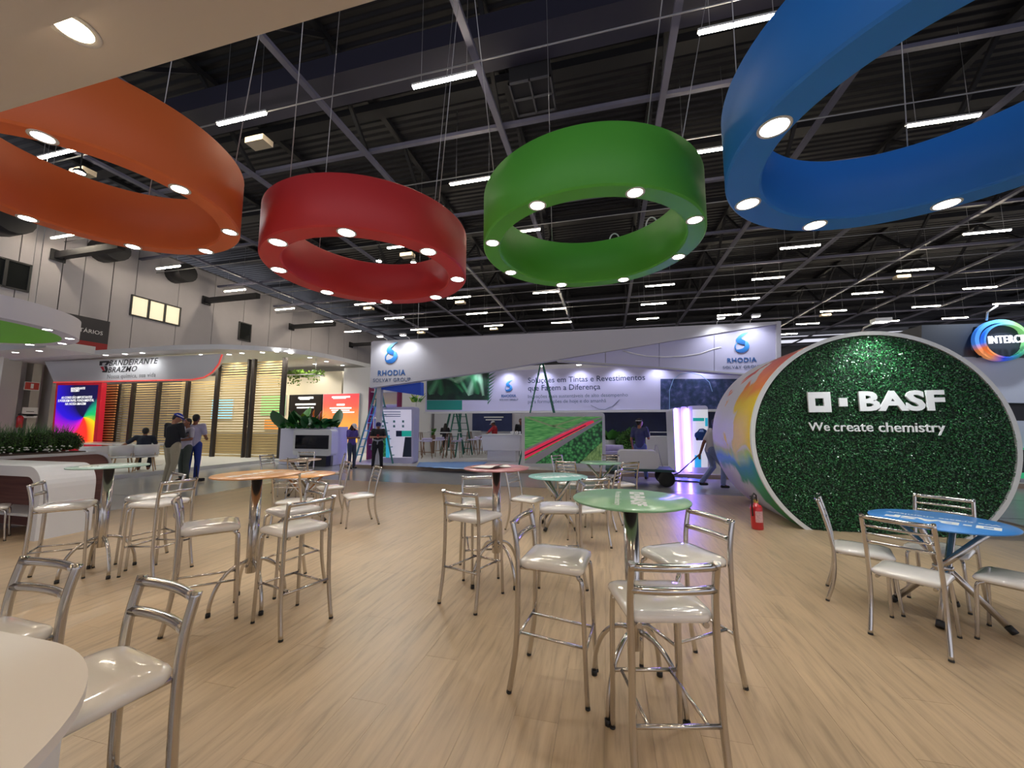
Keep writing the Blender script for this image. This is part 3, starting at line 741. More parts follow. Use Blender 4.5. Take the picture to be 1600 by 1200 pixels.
high_table((-3.05, 2.85), 'high table with orange top at left', ORANGE_T, 0.69, R(20), logo=R(70))
high_table((-1.12, 3.86), 'high table with red top and papers on it', top_mat('red', lin('b8767a')), 0.665, R(10))
high_table((-5.20, 3.03), 'high table with grey green top at the left', top_mat('grey_green', lin('8fa79b')), 0.64, R(30), logo=R(30))
low_table((2.64, 4.04), 'low table with blue top and white logo, at right', top_mat('blue', lin('3f8ad6')), 0.86, R(43), logo=R(99))
low_table((-0.76, 6.0), 'low table with teal top behind the red high table', top_mat('teal', lin('7fb4ab')), 0.9, R(55), logo=R(160))
low_table((-0.16, 8.35), 'distant low table with green top in front of the picture box', top_mat('leaf_green', lin('8cc39c')), 0.84, R(10))
low_table((-4.72, 5.28), 'low table with orange top behind the orange high table', ORANGE_T, 0.9, R(30), logo=R(60))
low_table((-6.75, 7.4), 'distant low table with brown top near the tall planter', top_mat('brown', lin('b08f7c')), 0.85, R(0))
# papers on the red table
PAPER = mat('paper', (0.80, 0.76, 0.70), 0.6)
for i, (dx, dy, a, s_) in enumerate(((-0.10, 0.0, 10, 0.32), (-0.02, 0.03, 24, 0.30), (-0.07, -0.05, -12, 0.28))):
    n_ = 8; g = []; T = Matrix.Rotation(R(a), 4, 'Z')
    for q in range(n_ + 1):
        x = (q / n_ - 0.5) * s_; zz = 1.1105 + i * 0.004 + (0.03 * max(0, q / n_ - 0.7) ** 2 * 10 if i == 2 else 0.004 * (q / n_) ** 2)
        for y in (-0.105, 0.105):
            p = T @ Vector((x, y, 0)); g.append((p.x - 1.12 + dx, p.y + 3.86 + dy, zz))
    m = MB()._add(g + [(x, y, z + 0.0015) for x, y, z in g], [(2 * q, 2 * q + 2, 2 * q + 3, 2 * q + 1) for q in range(n_)] + [(2 * (n_ + 1) + 2 * q, 2 * (n_ + 1) + 2 * q + 1, 2 * (n_ + 1) + 2 * q + 3, 2 * (n_ + 1) + 2 * q + 2) for q in range(n_)])
    tag(m.build('paper_sheet', [mat('paper_orange', lin('c7774e'), 0.6), PAPER, PAPER][i]), ['orange brown sheet lowest on the red high table', 'cream sheet in the middle of the papers on the red table', 'curled cream sheet on top of the papers on the red table'][i], 'paper', 'papers on the red high table')

# ================================================================ LEFT FOREGROUND: COUNTERS AND PLANTER
t = thing('bar_counter', 'white round-ended bar counter at the lower left corner', 'counter', (-2.6, 0.13, 0))
CW = mat('counter_white', (0.80, 0.76, 0.72), 0.4)
def stadium(x0, x1, hw, n=16): 
    pts = [(x1 - hw + hw * cos(a), hw * sin(a)) for a in [-pi / 2 + pi * i / n for i in range(n + 1)]]
    return pts + [(x0 + hw + hw * cos(a), hw * sin(a)) for a in [pi / 2 + pi * i / n for i in range(n + 1)]]
tp = round_rect(-2.4, -0.60, 1.76, 0.60, 0.56, 24)
MB().prism(tp, 0.975, 1.0).build('counter_top', CW, t)
MB().prism([(x * 0.985, y * 0.96) for x, y in tp], 0.0, 0.975).build('body', mat('counter_side', (0.74, 0.75, 0.78), 0.45), t)
# arched waterfall counter
def arch(w_, h_, r_, th, open_=True):
    n_ = 8
    o_ = [(w_ / 2, 0)] + [(w_ / 2 - r_ + r_ * cos(a), h_ - r_ + r_ * sin(a)) for a in [pi / 2 * i / n_ for i in range(n_ + 1)]] + [(-w_ / 2 + r_ + r_ * cos(a), h_ - r_ + r_ * sin(a)) for a in [pi / 2 + pi / 2 * i / n_ for i in range(n_ + 1)]] + [(-w_ / 2, 0)]
    i_ = [(x - math.copysign(th, x) if abs(x) > w_ / 2 - 1e-6 else x, y) for x, y in o_]
    ri = r_ - th
    i_ = [(w_ / 2 - th, 0)] + [(w_ / 2 - r_ + ri * cos(a), h_ - r_ + ri * sin(a)) for a in [pi / 2 * i / n_ for i in range(n_ + 1)]] + [(-w_ / 2 + r_ + ri * cos(a), h_ - r_ + ri * sin(a)) for a in [pi / 2 + pi / 2 * i / n_ for i in range(n_ + 1)]] + [(-w_ / 2 + th, 0)]
    return o_, i_
def arch_mesh(w_, h_, r_, th, d):
    o_, i_ = arch(w_, h_, r_, th); k = len(o_); m = MB()
    vs = [(x, y, z) for y in (0, d) for q in (o_, i_) for x, z in q]
    f = []
    for j in range(k - 1):
        f += [(j + 1, j, k + j, k + j + 1), (2 * k + j, 2 * k + j + 1, 3 * k + j + 1, 3 * k + j), (j, j + 1, 2 * k + j + 1, 2 * k + j), (k + j + 1, k + j, 3 * k + j, 3 * k + j + 1)]
    return m._add(vs, f, False)
t = thing('arched_counter', 'white counter shaped as a rounded arch at the left edge', 'counter', (-9.05, 3.62, 0))
arch_mesh(3.2, 0.975, 0.30, 0.14, 0.58).build('arch_shell', WHITE, t)
BRW = ramp_mat('brown_wood', [(0.0, lin('4c2f2a')), (0.5, lin('7a5148')), (1.0, lin('936a5e'))], axis=0, scale=0.0, offset=0.5, noise=1.0, nscale=3, stretch=(0.5, 1, 9), rough=0.5)
MB().box((0, 0.50, 0.42), (2.92, 0.03, 0.82)).build('inner_panel', BRW, t)
MB().box((0, 0.27, 0.30), (2.92, 0.42, 0.03)).build('foot_shelf', WHITE, t)
# long brown planter
t = thing('planter_bench', 'long brown wood planter with white rounded end at left', 'planter', (-10.1, 2.93, 0), R(90))
arch_mesh(6.0, 1.0, 0.30, 0.05, 1.0).build('arch_shell', WHITE, t)
pf = [(x, z) for x, z in arch(5.9, 0.95, 0.25, 0.05)[0]]
MB().prism(pf, -0.03, -0.06, WALLX @ Matrix.Translation((0, 0, 0))).build('front_panel', BRW, t)
MB().box((0, 0.52, 1.0), (5.2, 0.86, 0.04)).build('soil', mat('soil', (0.06, 0.035, 0.022), 0.9, noise=0.5, nscale=20), t)
def leaf_blob(m, c, r, n, rn, size=(0.03, 0.055), shell=0.75):
    for _ in range(n):
        a, z_ = rn.uniform(0, 2 * pi), rn.uniform(-0.75, 1); q = math.sqrt(max(0, 1 - z_ * z_)); k_ = rn.uniform(shell, 1.0)
        nrm = Vector((q * cos(a), q * sin(a), z_)); p = Vector(c) + Vector((nrm.x * r[0], nrm.y * r[1], nrm.z * r[2])) * k_
        d = (nrm + Vector((rn.uniform(-1, 1), rn.uniform(-1, 1), rn.uniform(-1, 1)))).normalized(); s_ = d.cross(nrm + Vector((0.01, 0.02, 0.3)))
        if s_.length < 1e-3: continue
        s_.normalize(); L_ = rn.uniform(*size)
        m._add([p, p + d * L_ * 0.5 + s_ * L_ * 0.32, p + d * L_, p + d * L_ * 0.5 - s_ * L_ * 0.32], [(0, 1, 2, 3)])
def leaf_mat(name, c0, c1):
    m = mat(name, c0, 0.45); nt = m.node_tree; gm = nt.nodes.new('ShaderNodeNewGeometry'); rp = nt.nodes.new('ShaderNodeValToRGB')
    rp.color_ramp.elements[0].color = (*c0, 1); rp.color_ramp.elements[1].color = (*c1, 1)
    nt.links.new(gm.outputs['Random Per Island'], rp.inputs[0]); nt.links.new(rp.outputs[0], nt.nodes['Principled BSDF'].inputs['Base Color']); return m
HEDGE = leaf_mat('hedge_leaf', lin('14300f'), lin('4c7a2a'))
GRASS = leaf_mat('grass_blade', lin('2c6a2a'), lin('6fae55'))
rn = random.Random(5)
for i, (u, lab) in enumerate(((5.47, 'clipped round box bush nearest the red poster, on the planter'), (5.08, 'clipped round box bush in the middle of the planter'), (4.68, 'clipped round box bush at the left picture edge on the planter'))):
    t = thing('box_bush', lab, 'bush', (-10.62, u, 1.02), 0, 'box bushes on the brown planter')
    m = MB(); leaf_blob(m, (0, 0, 0.17), (0.22, 0.215, 0.20), 2200, rn, (0.018, 0.032)); m.build('foliage', HEDGE, t)
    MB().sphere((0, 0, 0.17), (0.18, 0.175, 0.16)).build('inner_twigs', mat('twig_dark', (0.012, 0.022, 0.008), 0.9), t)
    MB().tube([(0, 0, 0.0), (0, 0, 0.2)], 0.015, 6).build('stem', mat('bark', (0.12, 0.08, 0.05), 0.9), t)
m = MB()
for _ in range(1300):
    x, y = rn.uniform(-11.08, -10.88), rn.uniform(3.6, 5.65); h_ = rn.uniform(0.35, 0.62); a = rn.uniform(0, 2 * pi); dx, dy = cos(a) * h_ * rn.uniform(0, 0.5), sin(a) * 0.1
    w_ = 0.011
    dx, dy = dy, dx
    m._add([(x - w_, y, 1.02), (x + w_, y, 1.02), (x + dx * 0.4 + w_ * 0.8, y + dy * 0.4, 1.0 + h_ * 0.6), (x + dx * 0.4 - w_ * 0.8, y + dy * 0.4, 1.0 + h_ * 0.6), (x + dx, y + dy, 1.0 + h_)], [(0, 1, 2, 3), (3, 2, 4)])
tag(m.build('ornamental_grass', GRASS), 'tall green grass growing behind the box bushes on the planter', 'grass', kind='stuff')
m = MB()
for _ in range(70):
    x = rn.uniform(-10.38, -10.30); y = rn.uniform(3.8, 5.4)
    m.sphere((x, y, 1.03 + rn.uniform(0, 0.12)), (0.01, rn.uniform(0.01, 0.025), rn.uniform(0.008, 0.014)), 6, 4)
tag(m.build('white_flowers', mat('flower_white', (0.85, 0.85, 0.82), 0.6)), 'small white flowers scattered in front of the box bushes', 'flowers', kind='stuff')

# ================================================================ BLUE AND WHITE STAND AT THE BACK
FV = 12.3
struct(MB().box((0.6, 16.9, 0.03), (20.2, 9.2, 0.16)).build('floor_stand', mat('stand_floor', (0.60, 0.58, 0.57), 0.35, noise=0.06, nscale=2)))
struct(MB().box((0.6, 12.29, 0.045), (20.2, 0.03, 0.125)).build('trim_1', mat('edge_oak', (0.36, 0.27, 0.19), 0.5)))
PF = 0.11
SIGNW = mat('sign_panel_white', (0.56, 0.55, 0.61), 0.5)
LIL = mat('sign_panel_lilac', (0.57, 0.56, 0.80), 0.5)
BLU = mat('sign_blue', lin('1250d8'), 0.45)
NAVYT = mat('print_navy', lin('24365e'), 0.5)
BLUET = mat('print_blue', lin('2b62a8'), 0.45)
GREYT = mat('print_grey_blue', lin('5a6c8c'), 0.5)
def P2(x, y, v): p = pv(x, y, v); return (p.x, p.z)
fs = thing('stand_fascia', 'long white slanting fascia of the stand with blue lettering', 'fascia', (0, FV, 0))
top = [P2(580, 535, FV), P2(583, 533, FV), P2(1220, 502, FV)]
low = [P2(x, y, FV) for x, y in ((1215, 506), (1130, 519), (1000, 541), (870, 562), (840, 567), (766, 580), (700, 589), (653, 595.5), (578, 606))]
MB().prism([(x, z) for x, z in top + low], -0.25, 0, WALLX).build('band', SIGNW, fs)
# lilac panels on the right, each board its own piece
xs = [870, 946, 1030, 1116, 1219]
def upper(x): return 562 + (x - 870) / (1219 - 870) * (502 - 562)
def lower(x): return 563 + (x - 870) / (1140 - 870) * (586 - 563) if x < 1140 else 586 + (x - 1140) * 0.03
for a_, b_ in zip(xs[:-1], xs[1:]):
    q = [P2(a_ + 0.4, upper(a_) + (0 if a_ > 870 else 0), FV + 0.06), P2(a_ + 0.4, lower(a_), FV + 0.06), P2(b_ - 0.4, lower(b_), FV + 0.06), P2(b_ - 0.4, upper(b_), FV + 0.06)]
    MB().prism(q, -0.2, -0.06, WALLX).build('panel', LIL, fs)
MB().prism([P2(1213, 502, FV), P2(1220, 502, FV), P2(1220, 588, FV), P2(1213, 588, FV)], -0.3, 0.02, WALLX).build('end_post', SIGNW, fs)
MB().prism([P2(870, 562, FV), P2(1215, 587, FV), P2(1215, 589.5, FV), P2(870, 564.5, FV)], -0.25, 0.02, WALLX).build('bottom_edge', mat('edge_grey', (0.5, 0.5, 0.54), 0.5), fs)
MB().prism([P2(578, 606, FV), P2(652, 596, FV), P2(652, 617, FV)], -0.5, -0.26, WALLX).build('blue_wedge', BLU, fs)
p = P2(1213, 502, FV); MB().box((p[0] + 0.06, 0.12, 1.6), (0.2, 0.2, 3.2)).build('post', SIGNW, fs)
p = P2(583, 598, FV); MB().box((p[0] + 0.1, 0.3, 1.58), (0.16, 0.16, 2.95)).build('post', SIGNW, fs)
for pts_ in ([(893, 549), (905, 551.5), (920, 551), (933, 546)], [(973, 547), (990, 552), (1010, 556), (1040, 557.5), (1070, 556), (1095, 552), (1115, 545), (1128, 542)]):
    MB().tube([(P2(x, y, FV)[0], 0.055, P2(x, y, FV)[1]) for x, y in pts_], 0.018, 5).build('line_ornament', mat('print_line', (0.88, 0.88, 0.92), 0.5), fs)
RIB = ramp_mat('ribbon_blue', [(0, lin('1b4fa0')), (0.45, lin('2f8fe0')), (1, lin('7fd0f8'))], axis=2, vec='Generated', scale=1.0, noise=0.1, nscale=3, rough=0.35)
def s_logo(parent, x, y, z, h):
    """folded S ribbon, as flat raised pieces"""
    k = h / 34.0
    c = lambda a, b: (x + (a - 15) * k, z - (b - 17) * k)
    z_ = lambda L_: [c((a_ - 255) / 12.5 + 4, (b_ - 280) / 12.5) for a_, b_ in L_]
    up = z_([(520, 280), (460, 285), (400, 305), (340, 350), (300, 400), (285, 445), (300, 485), (340, 510), (440, 545), (455, 480), (440, 450), (395, 425), (385, 395), (450, 335), (520, 290)])
    dn = z_([(440, 450), (455, 480), (440, 545), (440, 575), (400, 610), (330, 632), (260, 635), (280, 670), (330, 700), (400, 705), (470, 675), (515, 620), (527, 560), (500, 490)])
    th = z_([(260, 635), (280, 632), (270, 590), (280, 540), (310, 500), (300, 490), (265, 530), (253, 580)])
    for q, nm in ((up, 'ribbon_upper'), (dn, 'ribbon_lower'), (th, 'ribbon_thin')):
        MB().prism(q, 0, 0.02 * h + 0.01, Matrix.Translation((0, y, 0)) @ WALLX).build(nm, RIB, parent)
def rhodia(parent, px, py0, py1, yr, ys, wr, ws, v, y):
    a, b_ = pv(px, py0, v), pv(px, py1, v)
    s_logo(parent, (a.x + b_.x) / 2, y, (a.z + b_.z) / 2, a.z - b_.z)
    sc_ = (pv(px + 1, yr, v).x - pv(px, yr, v).x)
    text('RHODIA', 'name_lettering', BLUET, parent, (pv(px, yr, v).x, y, pv(px, yr, v).z), width=wr * sc_, extrude=0.008, bold=0.02, spacing=1.12)
    text('SOLVAY GROUP', 'group_lettering', GREYT, parent, (pv(px, ys, v).x, y, pv(px, ys, v).z), width=ws * sc_, extrude=0.006, bold=0.0, spacing=1.1)
rhodia(fs, 612, 535, 568, 582.5, 593.5, 43, 58, FV, -0.005)
rhodia(fs, 1160, 519, 551, 562, 573, 46, 60, FV, 0.05)
def arm_lamp(x, v, z, label, group, energy=30, aim=1.0, color=(0.94, 0.97, 1.0), d=0.42):
    t = thing('arm_spotlight', label, 'spotlight', (x, v, z), 0, group)
    MB().tube([(0, 0.02, -0.02), (0, -0.03, 0.06), (0, -d, 0.10)], 0.012, 5).build('arm', TRIM, t)
    MB().box((0, -d - 0.05, 0.09), (0.20, 0.13, 0.06)).build('lamp_head', TRIM, t)
    MB().box((0, -d - 0.05, 0.055), (0.17, 0.10, 0.012)).build('lens', LAMP, t)
    spot((x, v - d - 0.05, z + 0.02), (x, v, z - aim), energy, color, 125, 0.8, 0.05)
for i, (x, y) in enumerate(((605, 533), (640, 531), (1120, 507), (1172, 504.5))):
    p = pv(x, y, FV); arm_lamp(p.x, FV, p.z, ['arm spotlight over the left blue lettering, left one', 'arm spotlight over the left blue lettering, right one', 'arm spotlight over the lilac panels, left one', 'arm spotlight over the lilac panels, right one'][i], 'arm spotlights on the slanting fascia')
# --- lettered sign wall
SV = 15.5
sw = thing('sign_wall', 'wide lilac sign with dark Portuguese headline, leaf print and city print', 'sign', (0, SV, 0))
a, b_ = pv(666, 578, SV), pv(1060, 642, SV)
zb, zt = pv(850, 641.5, SV).z, pv(850, 577, SV).z
MB().box(((a.x + pv(1200, 600, SV).x) / 2, 0.15, (zb + zt) / 2), (pv(1200, 600, SV).x - a.x, 0.3, zt - zb)).build('board', LIL, sw)
MB().box(((a.x + pv(1200, 600, SV).x) / 2, 0.1, zb - 0.05), (pv(1200, 600, SV).x - a.x, 0.5, 0.08)).build('bottom_edge', WHITE, sw)
PALM = ramp_mat('palm_print', [(0.0, lin('071518')), (0.4, lin('0f2c26')), (0.62, lin('1d5236')), (0.85, lin('3c8058')), (1.0, lin('6aa57c'))], axis=2, scale=0.0, offset=0.45, noise=1.3, nscale=1.6, detail=3, rough=0.5)
zx = lambda x, y: (pv(x, y, SV).x, pv(x, y, SV).z)
MB().prism([zx(667, 556), zx(764, 556), zx(764, 625), zx(667, 625)], 0.0, 0.006, WALLX).build('leaf_print', PALM, sw)
FRC = [mat('frond_%d' % i_, lin(c_), 0.5) for i_, c_ in enumerate(('2c7a4c', '5aa878', '9accac', '143c30'))]
rnf = random.Random(11)
def frond(x0, y0, ang, L_, m_, z_, lf=9.0):
    """one printed palm frond: a rib with leaflets, all inside the print"""
    m = MB(); dx, dy = cos(ang), -sin(ang)
    for i_ in range(3, int(L_ / 1.9)):
        t_ = i_ * 1.9 / L_; px, py = x0 + dx * L_ * t_, y0 + dy * L_ * t_
        ll = lf * (1.1 - 0.75 * t_)
        for s_ in (-1, 1):
            a2 = ang + s_ * 0.85; ex, ey = px + cos(a2) * ll, py - sin(a2) * ll
            ex, ey = min(max(ex, 667.5), 763.5), min(max(ey, 557), 624.5); qx_, qy_ = px + dx * 1.7, py + dy * 1.7
            if not (668 < px < 763 and 557.5 < py < 624): continue
            tri = [zx(px, py), zx(ex, ey), zx(qx_, qy_)]
            m.prism(tri if s_ < 0 else tri[::-1], z_, z_ + 0.001, WALLX)
    if m.v: m.build('frond_print', m_, sw)
for k_, (x0, y0, a_, L_, c_) in enumerate(((668, 622, 60, 62, 1), (690, 624, 95, 60, 0), (672, 590, 10, 60, 3), (700, 560, -60, 62, 1), (730, 624, 70, 60, 2), (760, 600, 150, 55, 1), (745, 560, -80, 60, 2), (680, 560, -50, 70, 0), (720, 620, 130, 60, 3), (762, 575, 200, 60, 0), (705, 600, 30, 60, 2), (669, 575, -25, 50, 2), (750, 622, 110, 55, 0), (715, 590, 85, 35, 1))):
    frond(x0, y0, R(a_), L_, FRC[c_], 0.007 + 0.0012 * k_)
FRD = mat('frond_green', lin('2f6f58'), 0.5)
for k in range(13):                                    # frond tips that reach past the print
    yy = 562 + k * 5.2; q0, q1 = zx(762, yy + 6), zx(776 - abs(k - 5) * 1.1, yy - 2)
    MB().prism([(q0[0], q0[1] - 0.05), (q1[0], q1[1]), (q0[0], q0[1] + 0.05)], 0.0, 0.007, WALLX).build('frond_tip', FRD, sw)
MB().prism([zx(667, 625.5), zx(722, 625.5), zx(722, 640.5), zx(667, 640.5)], 0.0, 0.006, WALLX).build('teal_strip', mat('print_teal', lin('1f8f86'), 0.5), sw)
CITY = ramp_mat('city_print', [(0.0, lin('16283c')), (0.4, lin('22385c')), (0.62, lin('3f4a78')), (0.8, lin('6a70a0')), (1.0, lin('2c4a48'))], axis=2, scale=0.0, offset=0.5, noise=1.6, nscale=5, detail=8, rough=0.5)
MB().prism([zx(1032, 592), zx(1190, 592), zx(1190, 640.5), zx(1032, 640.5)], 0.0, 0.006, WALLX).build('city_print', CITY, sw)
MB().tube([(zx(x, y)[0], -0.012, zx(x, y)[1]) for x, y in [(1046, 640), (1046, 610), (1052, 593), (1062, 585), (1078, 582), (1095, 586), (1108, 597), (1113, 612)]], 0.012, 4).build('line_ornament', mat('print_cyan', lin('8fb6e8'), 0.5), sw)
MB().tube([(zx(x, y)[0], -0.012, zx(x, y)[1]) for x, y in [(923, 633), (935, 639), (945, 640), (957, 635), (968, 624)]], 0.010, 4).build('line_ornament', GREYT, sw)
def sline(body, x0, x1, y, m_, bold, nm):
    a_, b2 = pv(x0, y, SV), pv(x1, y, SV)
    text(body, nm, m_, sw, (a_.x, -0.001, (a_.z + b2.z) / 2), width=b2.x - a_.x, extrude=0.002, bold=bold, align='LEFT')
sline('Soluções em Tintas e Revestimentos', 825, 1008, 593, NAVYT, 0.008, 'headline')
sline('que Fazem a Diferença', 825, 938, 606.5, NAVYT, 0.008, 'headline')
sline('Inovações mais sustentáveis de alto desempenho', 825, 981, 619, GREYT, 0.0, 'subline')
sline('para formulações de hoje e do amanhã', 825, 947, 627.5, GREYT, 0.0, 'subline')
rhodia(sw, 795, 594, 612, 618.5, 624.5, 23, 29, SV, -0.005)
for i, x in enumerate((742, 795, 850, 906, 967, 1027, 1094)):
    p = pv(x, 577, SV); arm_lamp(p.x, SV, zt, 'arm spotlight over the lilac sign, number %s from the left' % ['one', 'two', 'three', 'four', 'five', 'six', 'seven'][i], 'arm spotlights on the lilac sign', 34, 1.4, (0.80, 0.82, 1.0))
# --- walls inside the stand
LWALL = mat('stand_wall', (0.62, 0.61, 0.68), 0.5)
struct(MB().box((-3.2, 20.2, 2.4), (12.6, 0.2, 4.6)).build('wall_back', LWALL))
NAVY = mat('navy_wall', lin('101c4a'), 0.4, noise=0.5, nscale=3)
pa, pb = pv(946, 645, 17.5), pv(1056, 720, 17.5)
struct(MB().box(((pa.x + 4.8) / 2 + 0.3, 17.5, 1.2), (4.9 - pa.x + 0.9, 0.15, 2.25)).build('wall_navy', NAVY))
def glass_bay(x0, x1, v, label):
    a_, b2 = pv(x0, 600, v), pv(x1, 600, v)
    t = thing('shelf_bay', label, 'shelf', ((a_.x + b2.x) / 2, v, PF)); w_ = b2.x - a_.x
    for s_ in (-1, 1): MB().box((s_ * w_ / 2, 0, 1.5), (0.06, 0.3, 3.0)).build('upright', mat('magenta_post', lin('8a2454'), 0.5), t)
    for k in range(5):
        MB().box((0, 0.05, 0.6 + k * 0.55), (w_ - 0.06, 0.28, 0.03)).build('shelf', WHITE, t)
        MB().box((0, 0.17, 0.33 + k * 0.55), (w_ - 0.1, 0.02, 0.48)).build('back_panel', mat('back_panel_%d' % (k % 3), [(0.75, 0.70, 0.85), (0.80, 0.66, 0.42), (0.62, 0.70, 0.86)][k % 3], 0.5), t)
glass_bay(581, 625, 14.3, 'shelf unit with magenta uprights behind the info panel')
# dark menu board on the back wall with pale lines
pa, pb = pv(737, 644, 19.9), pv(799, 674, 19.9)
mb = thing('menu_board', 'dark blue menu board with pale lines behind the bar', 'board', ((pa.x + pb.x) / 2, 20.05, (pa.z + pb.z) / 2))
MB().box((0, 0, 0), (pb.x - pa.x, 0.06, pa.z - pb.z)).build('board', mat('board_navy', lin('2a3560'), 0.4, noise=0.3, nscale=4), mb)
for k, (w_, z_) in enumerate(((1.1, 0.24), (0.9, 0.10))): MB().box((0.1, -0.035, z_), (w_, 0.01, 0.06)).build('print_line', PRINT, mb)
# white bar counter
pa = pz(775, 722, PF)
bc = thing('white_bar', 'white trapezoid bar counter inside the stand', 'counter', (pv(782, 700, 14.6).x, 14.6, PF))
GW = mat('gloss_lilac_white', (0.78, 0.77, 0.86), 0.25)
MB().prism([(-0.72, 0.42), (-0.78, 1.02), (0.78, 1.02), (0.74, 0.42)], -0.7, 0, WALLX).build('front', GW, bc)
MB().box((0, 0.42, 0.21), (1.15, 0.6, 0.42)).build('plinth', GW, bc)
MB().box((0.1, 0.35, 1.035), (1.7, 0.8, 0.03)).build('top', WHITE, bc)
for i in range(5):
    tag(MB().lathe([(0, 0), (0.03, 0), (0.035, 0.11), (0, 0.11)], 10).build('cup', WHITE, None, (bc.location.x + 0.35 + i * 0.09, 14.9, PF + 1.05)), 'white cup on the bar top, %s in the row' % ['first', 'second', 'third', 'fourth', 'last'][i], 'cup', 'white cups on the bar')
# bar stools with wooden legs and high tables inside the stand
OAK = mat('oak_leg', (0.30, 0.18, 0.12), 0.5)
LSEAT = mat('lilac_seat', (0.66, 0.60, 0.86), 0.4)
def wood_stool(loc, label):
    t = thing('wooden_stool', label, 'stool', loc, 0, 'wooden legged stools inside the stand')
    cushion(0.42, 0.40, 0.70, 0.05).build('seat', LSEAT, t)
    MB().tube(bow(-0.2, 0.2, -0.2, 0.82, -0.03), 0.06, 6, flat=0.9, up=(0, 0, 1)).build('back_rim', LSEAT, t)
    for a_ in (-1, 1):
        for c_ in (-1, 1):
            MB().tube([(a_ * 0.22, c_ * 0.2, 0), (a_ * 0.13, c_ * 0.13, 0.70)], [0.014, 0.02], 6).build('leg', OAK, t)
    for a_ in (-1, 1): MB().tube([(-0.19, a_ * 0.18, 0.25), (0.19, a_ * 0.18, 0.25)], 0.010, 5).build('stretcher', OAK, t)
    return t
ws0 = None
for i, (x, y) in enumerate(((650, 715), (667, 716), (684, 713), (698, 711), (713, 715.5), (738, 711), (749, 709), (757, 710))):
    p = pz(x, y, PF); lab = 'wooden legged stool with pale seat, %s from the info panel' % ['first', 'second', 'third', 'fourth', 'fifth', 'sixth', 'seventh', 'eighth'][i]
    if ws0 is None: ws0 = wood_stool(p, lab)
    else: copy_tree(ws0, p, R(25 * i), lab)
for i, (x, y) in enumerate(((655, 711), (701, 716), (733, 707), (965, 712))):
    p = pz(x, y, PF)
    t = thing('cafe_high_table', 'slim white high table inside the stand, %s' % ['beside the info panel', 'between the stools', 'in front of the menu board', 'left of the round bush'][i], 'table', p, 0, 'white high tables inside the stand')
    MB().box((0, 0, 1.09), (1.1, 0.6, 0.03)).build('tabletop', WHITE, t)
    for s_ in (-1, 1):
        for c_ in (-1, 1): MB().tube([(s_ * 0.2, c_ * 0.18, 0), (s_ * 0.07, c_ * 0.07, 1.08)], 0.025, 6).build('leg', OAK, t)
# ladders
LGRN = mat('ladder_green', lin('1f6b5c'), 0.4)
def ladder(loc, rz, h_, spread, w_, label, m_=LGRN):
    t = thing('step_ladder', label, 'ladder', loc, rz, 'tall step ladders around the back stand')
    n_ = int(h_ / 0.30)
    for s_, nm in ((-1, 'front'), (1, 'rear')):
        for c_ in (-1, 1):
            MB().tube([(s_ * spread, c_ * w_ * 0.5, 0), (s_ * 0.03, c_ * w_ * 0.32, h_)], 0.035, 4).build('rail', m_, t)
        for k in range(1, n_):
            f = k * 0.30 / h_; x_ = s_ * (spread + (0.03 - spread) * f); ww = w_ * (1 - 0.36 * f)
            MB().box((x_, 0, k * 0.30), (0.07, ww, 0.03)).build('rung', m_, t)
    MB().box((0, 0, h_ + 0.02), (0.14, w_ * 0.68, 0.05)).build('top_cap', m_, t)
    return t
p = pz(846, 727, PF); ladder((pv(846, 700, 13.9).x, 14.1, PF), R(12), 3.75, 0.85, 0.55, 'tall green step ladder behind the picture box')
ladder((pv(718, 700, 16.8).x, 16.8, PF), R(80), 2.6, 0.75, 0.5, 'green step ladder between the bar and the stools')
ladder((pv(597, 660, 13.3).x, 13.0, PF), R(8), 2.75, 0.75, 0.45, 'teal green step ladder beside the woman in a navy cap', mat('ladder_teal', lin('4f8f92'), 0.4))
ladder((pv(735, 660, 18.5).x - 0.9, 18.4, PF), R(15), 2.6, 0.6, 0.45, 'distant green step ladder under the leaf print')
# --- picture box with train print
BV = 13.2
bx0, bx1 = pv(815, 700, BV).x, pv(946, 700, BV).x; bz1 = pv(880, 645, BV).z
pb_ = thing('picture_box', 'white rounded light box showing a red train through green fields', 'light box', ((bx0 + bx1) / 2, BV, PF))
w_, h_ = bx1 - bx0, bz1 - PF
MB().prism(round_rect(-w_ / 2, 0, w_ / 2, h_, 0.10), -0.35, 0, WALLX).build('case', WHITE, pb_)
qx = lambda x, y: (pv(x, y, BV).x - (bx0 + bx1) / 2, pv(x, y, BV).z - PF)
def vor_mat(name, stops, scale, stretch, emit):
    m = bpy.data.materials.new(name); m.use_nodes = True; nt = m.node_tree; N_ = nt.nodes.new; L_ = nt.links.new
    b = nt.nodes['Principled BSDF']; tc = N_('ShaderNodeTexCoord'); mp = N_('ShaderNodeMapping'); mp.inputs['Scale'].default_value = stretch; mp.inputs['Rotation'].default_value = (0, R(12), 0)
    L_(tc.outputs['Object'], mp.inputs[0]); v = N_('ShaderNodeTexVoronoi'); v.inputs['Scale'].default_value = scale; L_(mp.outputs[0], v.inputs['Vector'])
    r = N_('ShaderNodeValToRGB'); e = r.color_ramp.elements
    while len(e) < len(stops): e.new(0.5)
    for q, (p, c) in zip(e, stops): q.position = p; q.color = (*c, 1)
    L_(v.outputs['Distance'], r.inputs[0]); L_(r.outputs[0], b.inputs['Base Color']); L_(r.outputs[0], b.inputs['Emission Color']); b.inputs['Emission Strength'].default_value = emit
    MATS[name] = m; return m
FIELD = vor_mat('field_print', [(0, lin('8cc47c')), (0.35, lin('62a85c')), (0.8, lin('3c8444'))], 3.0, (1.2, 1, 9), 0.25)
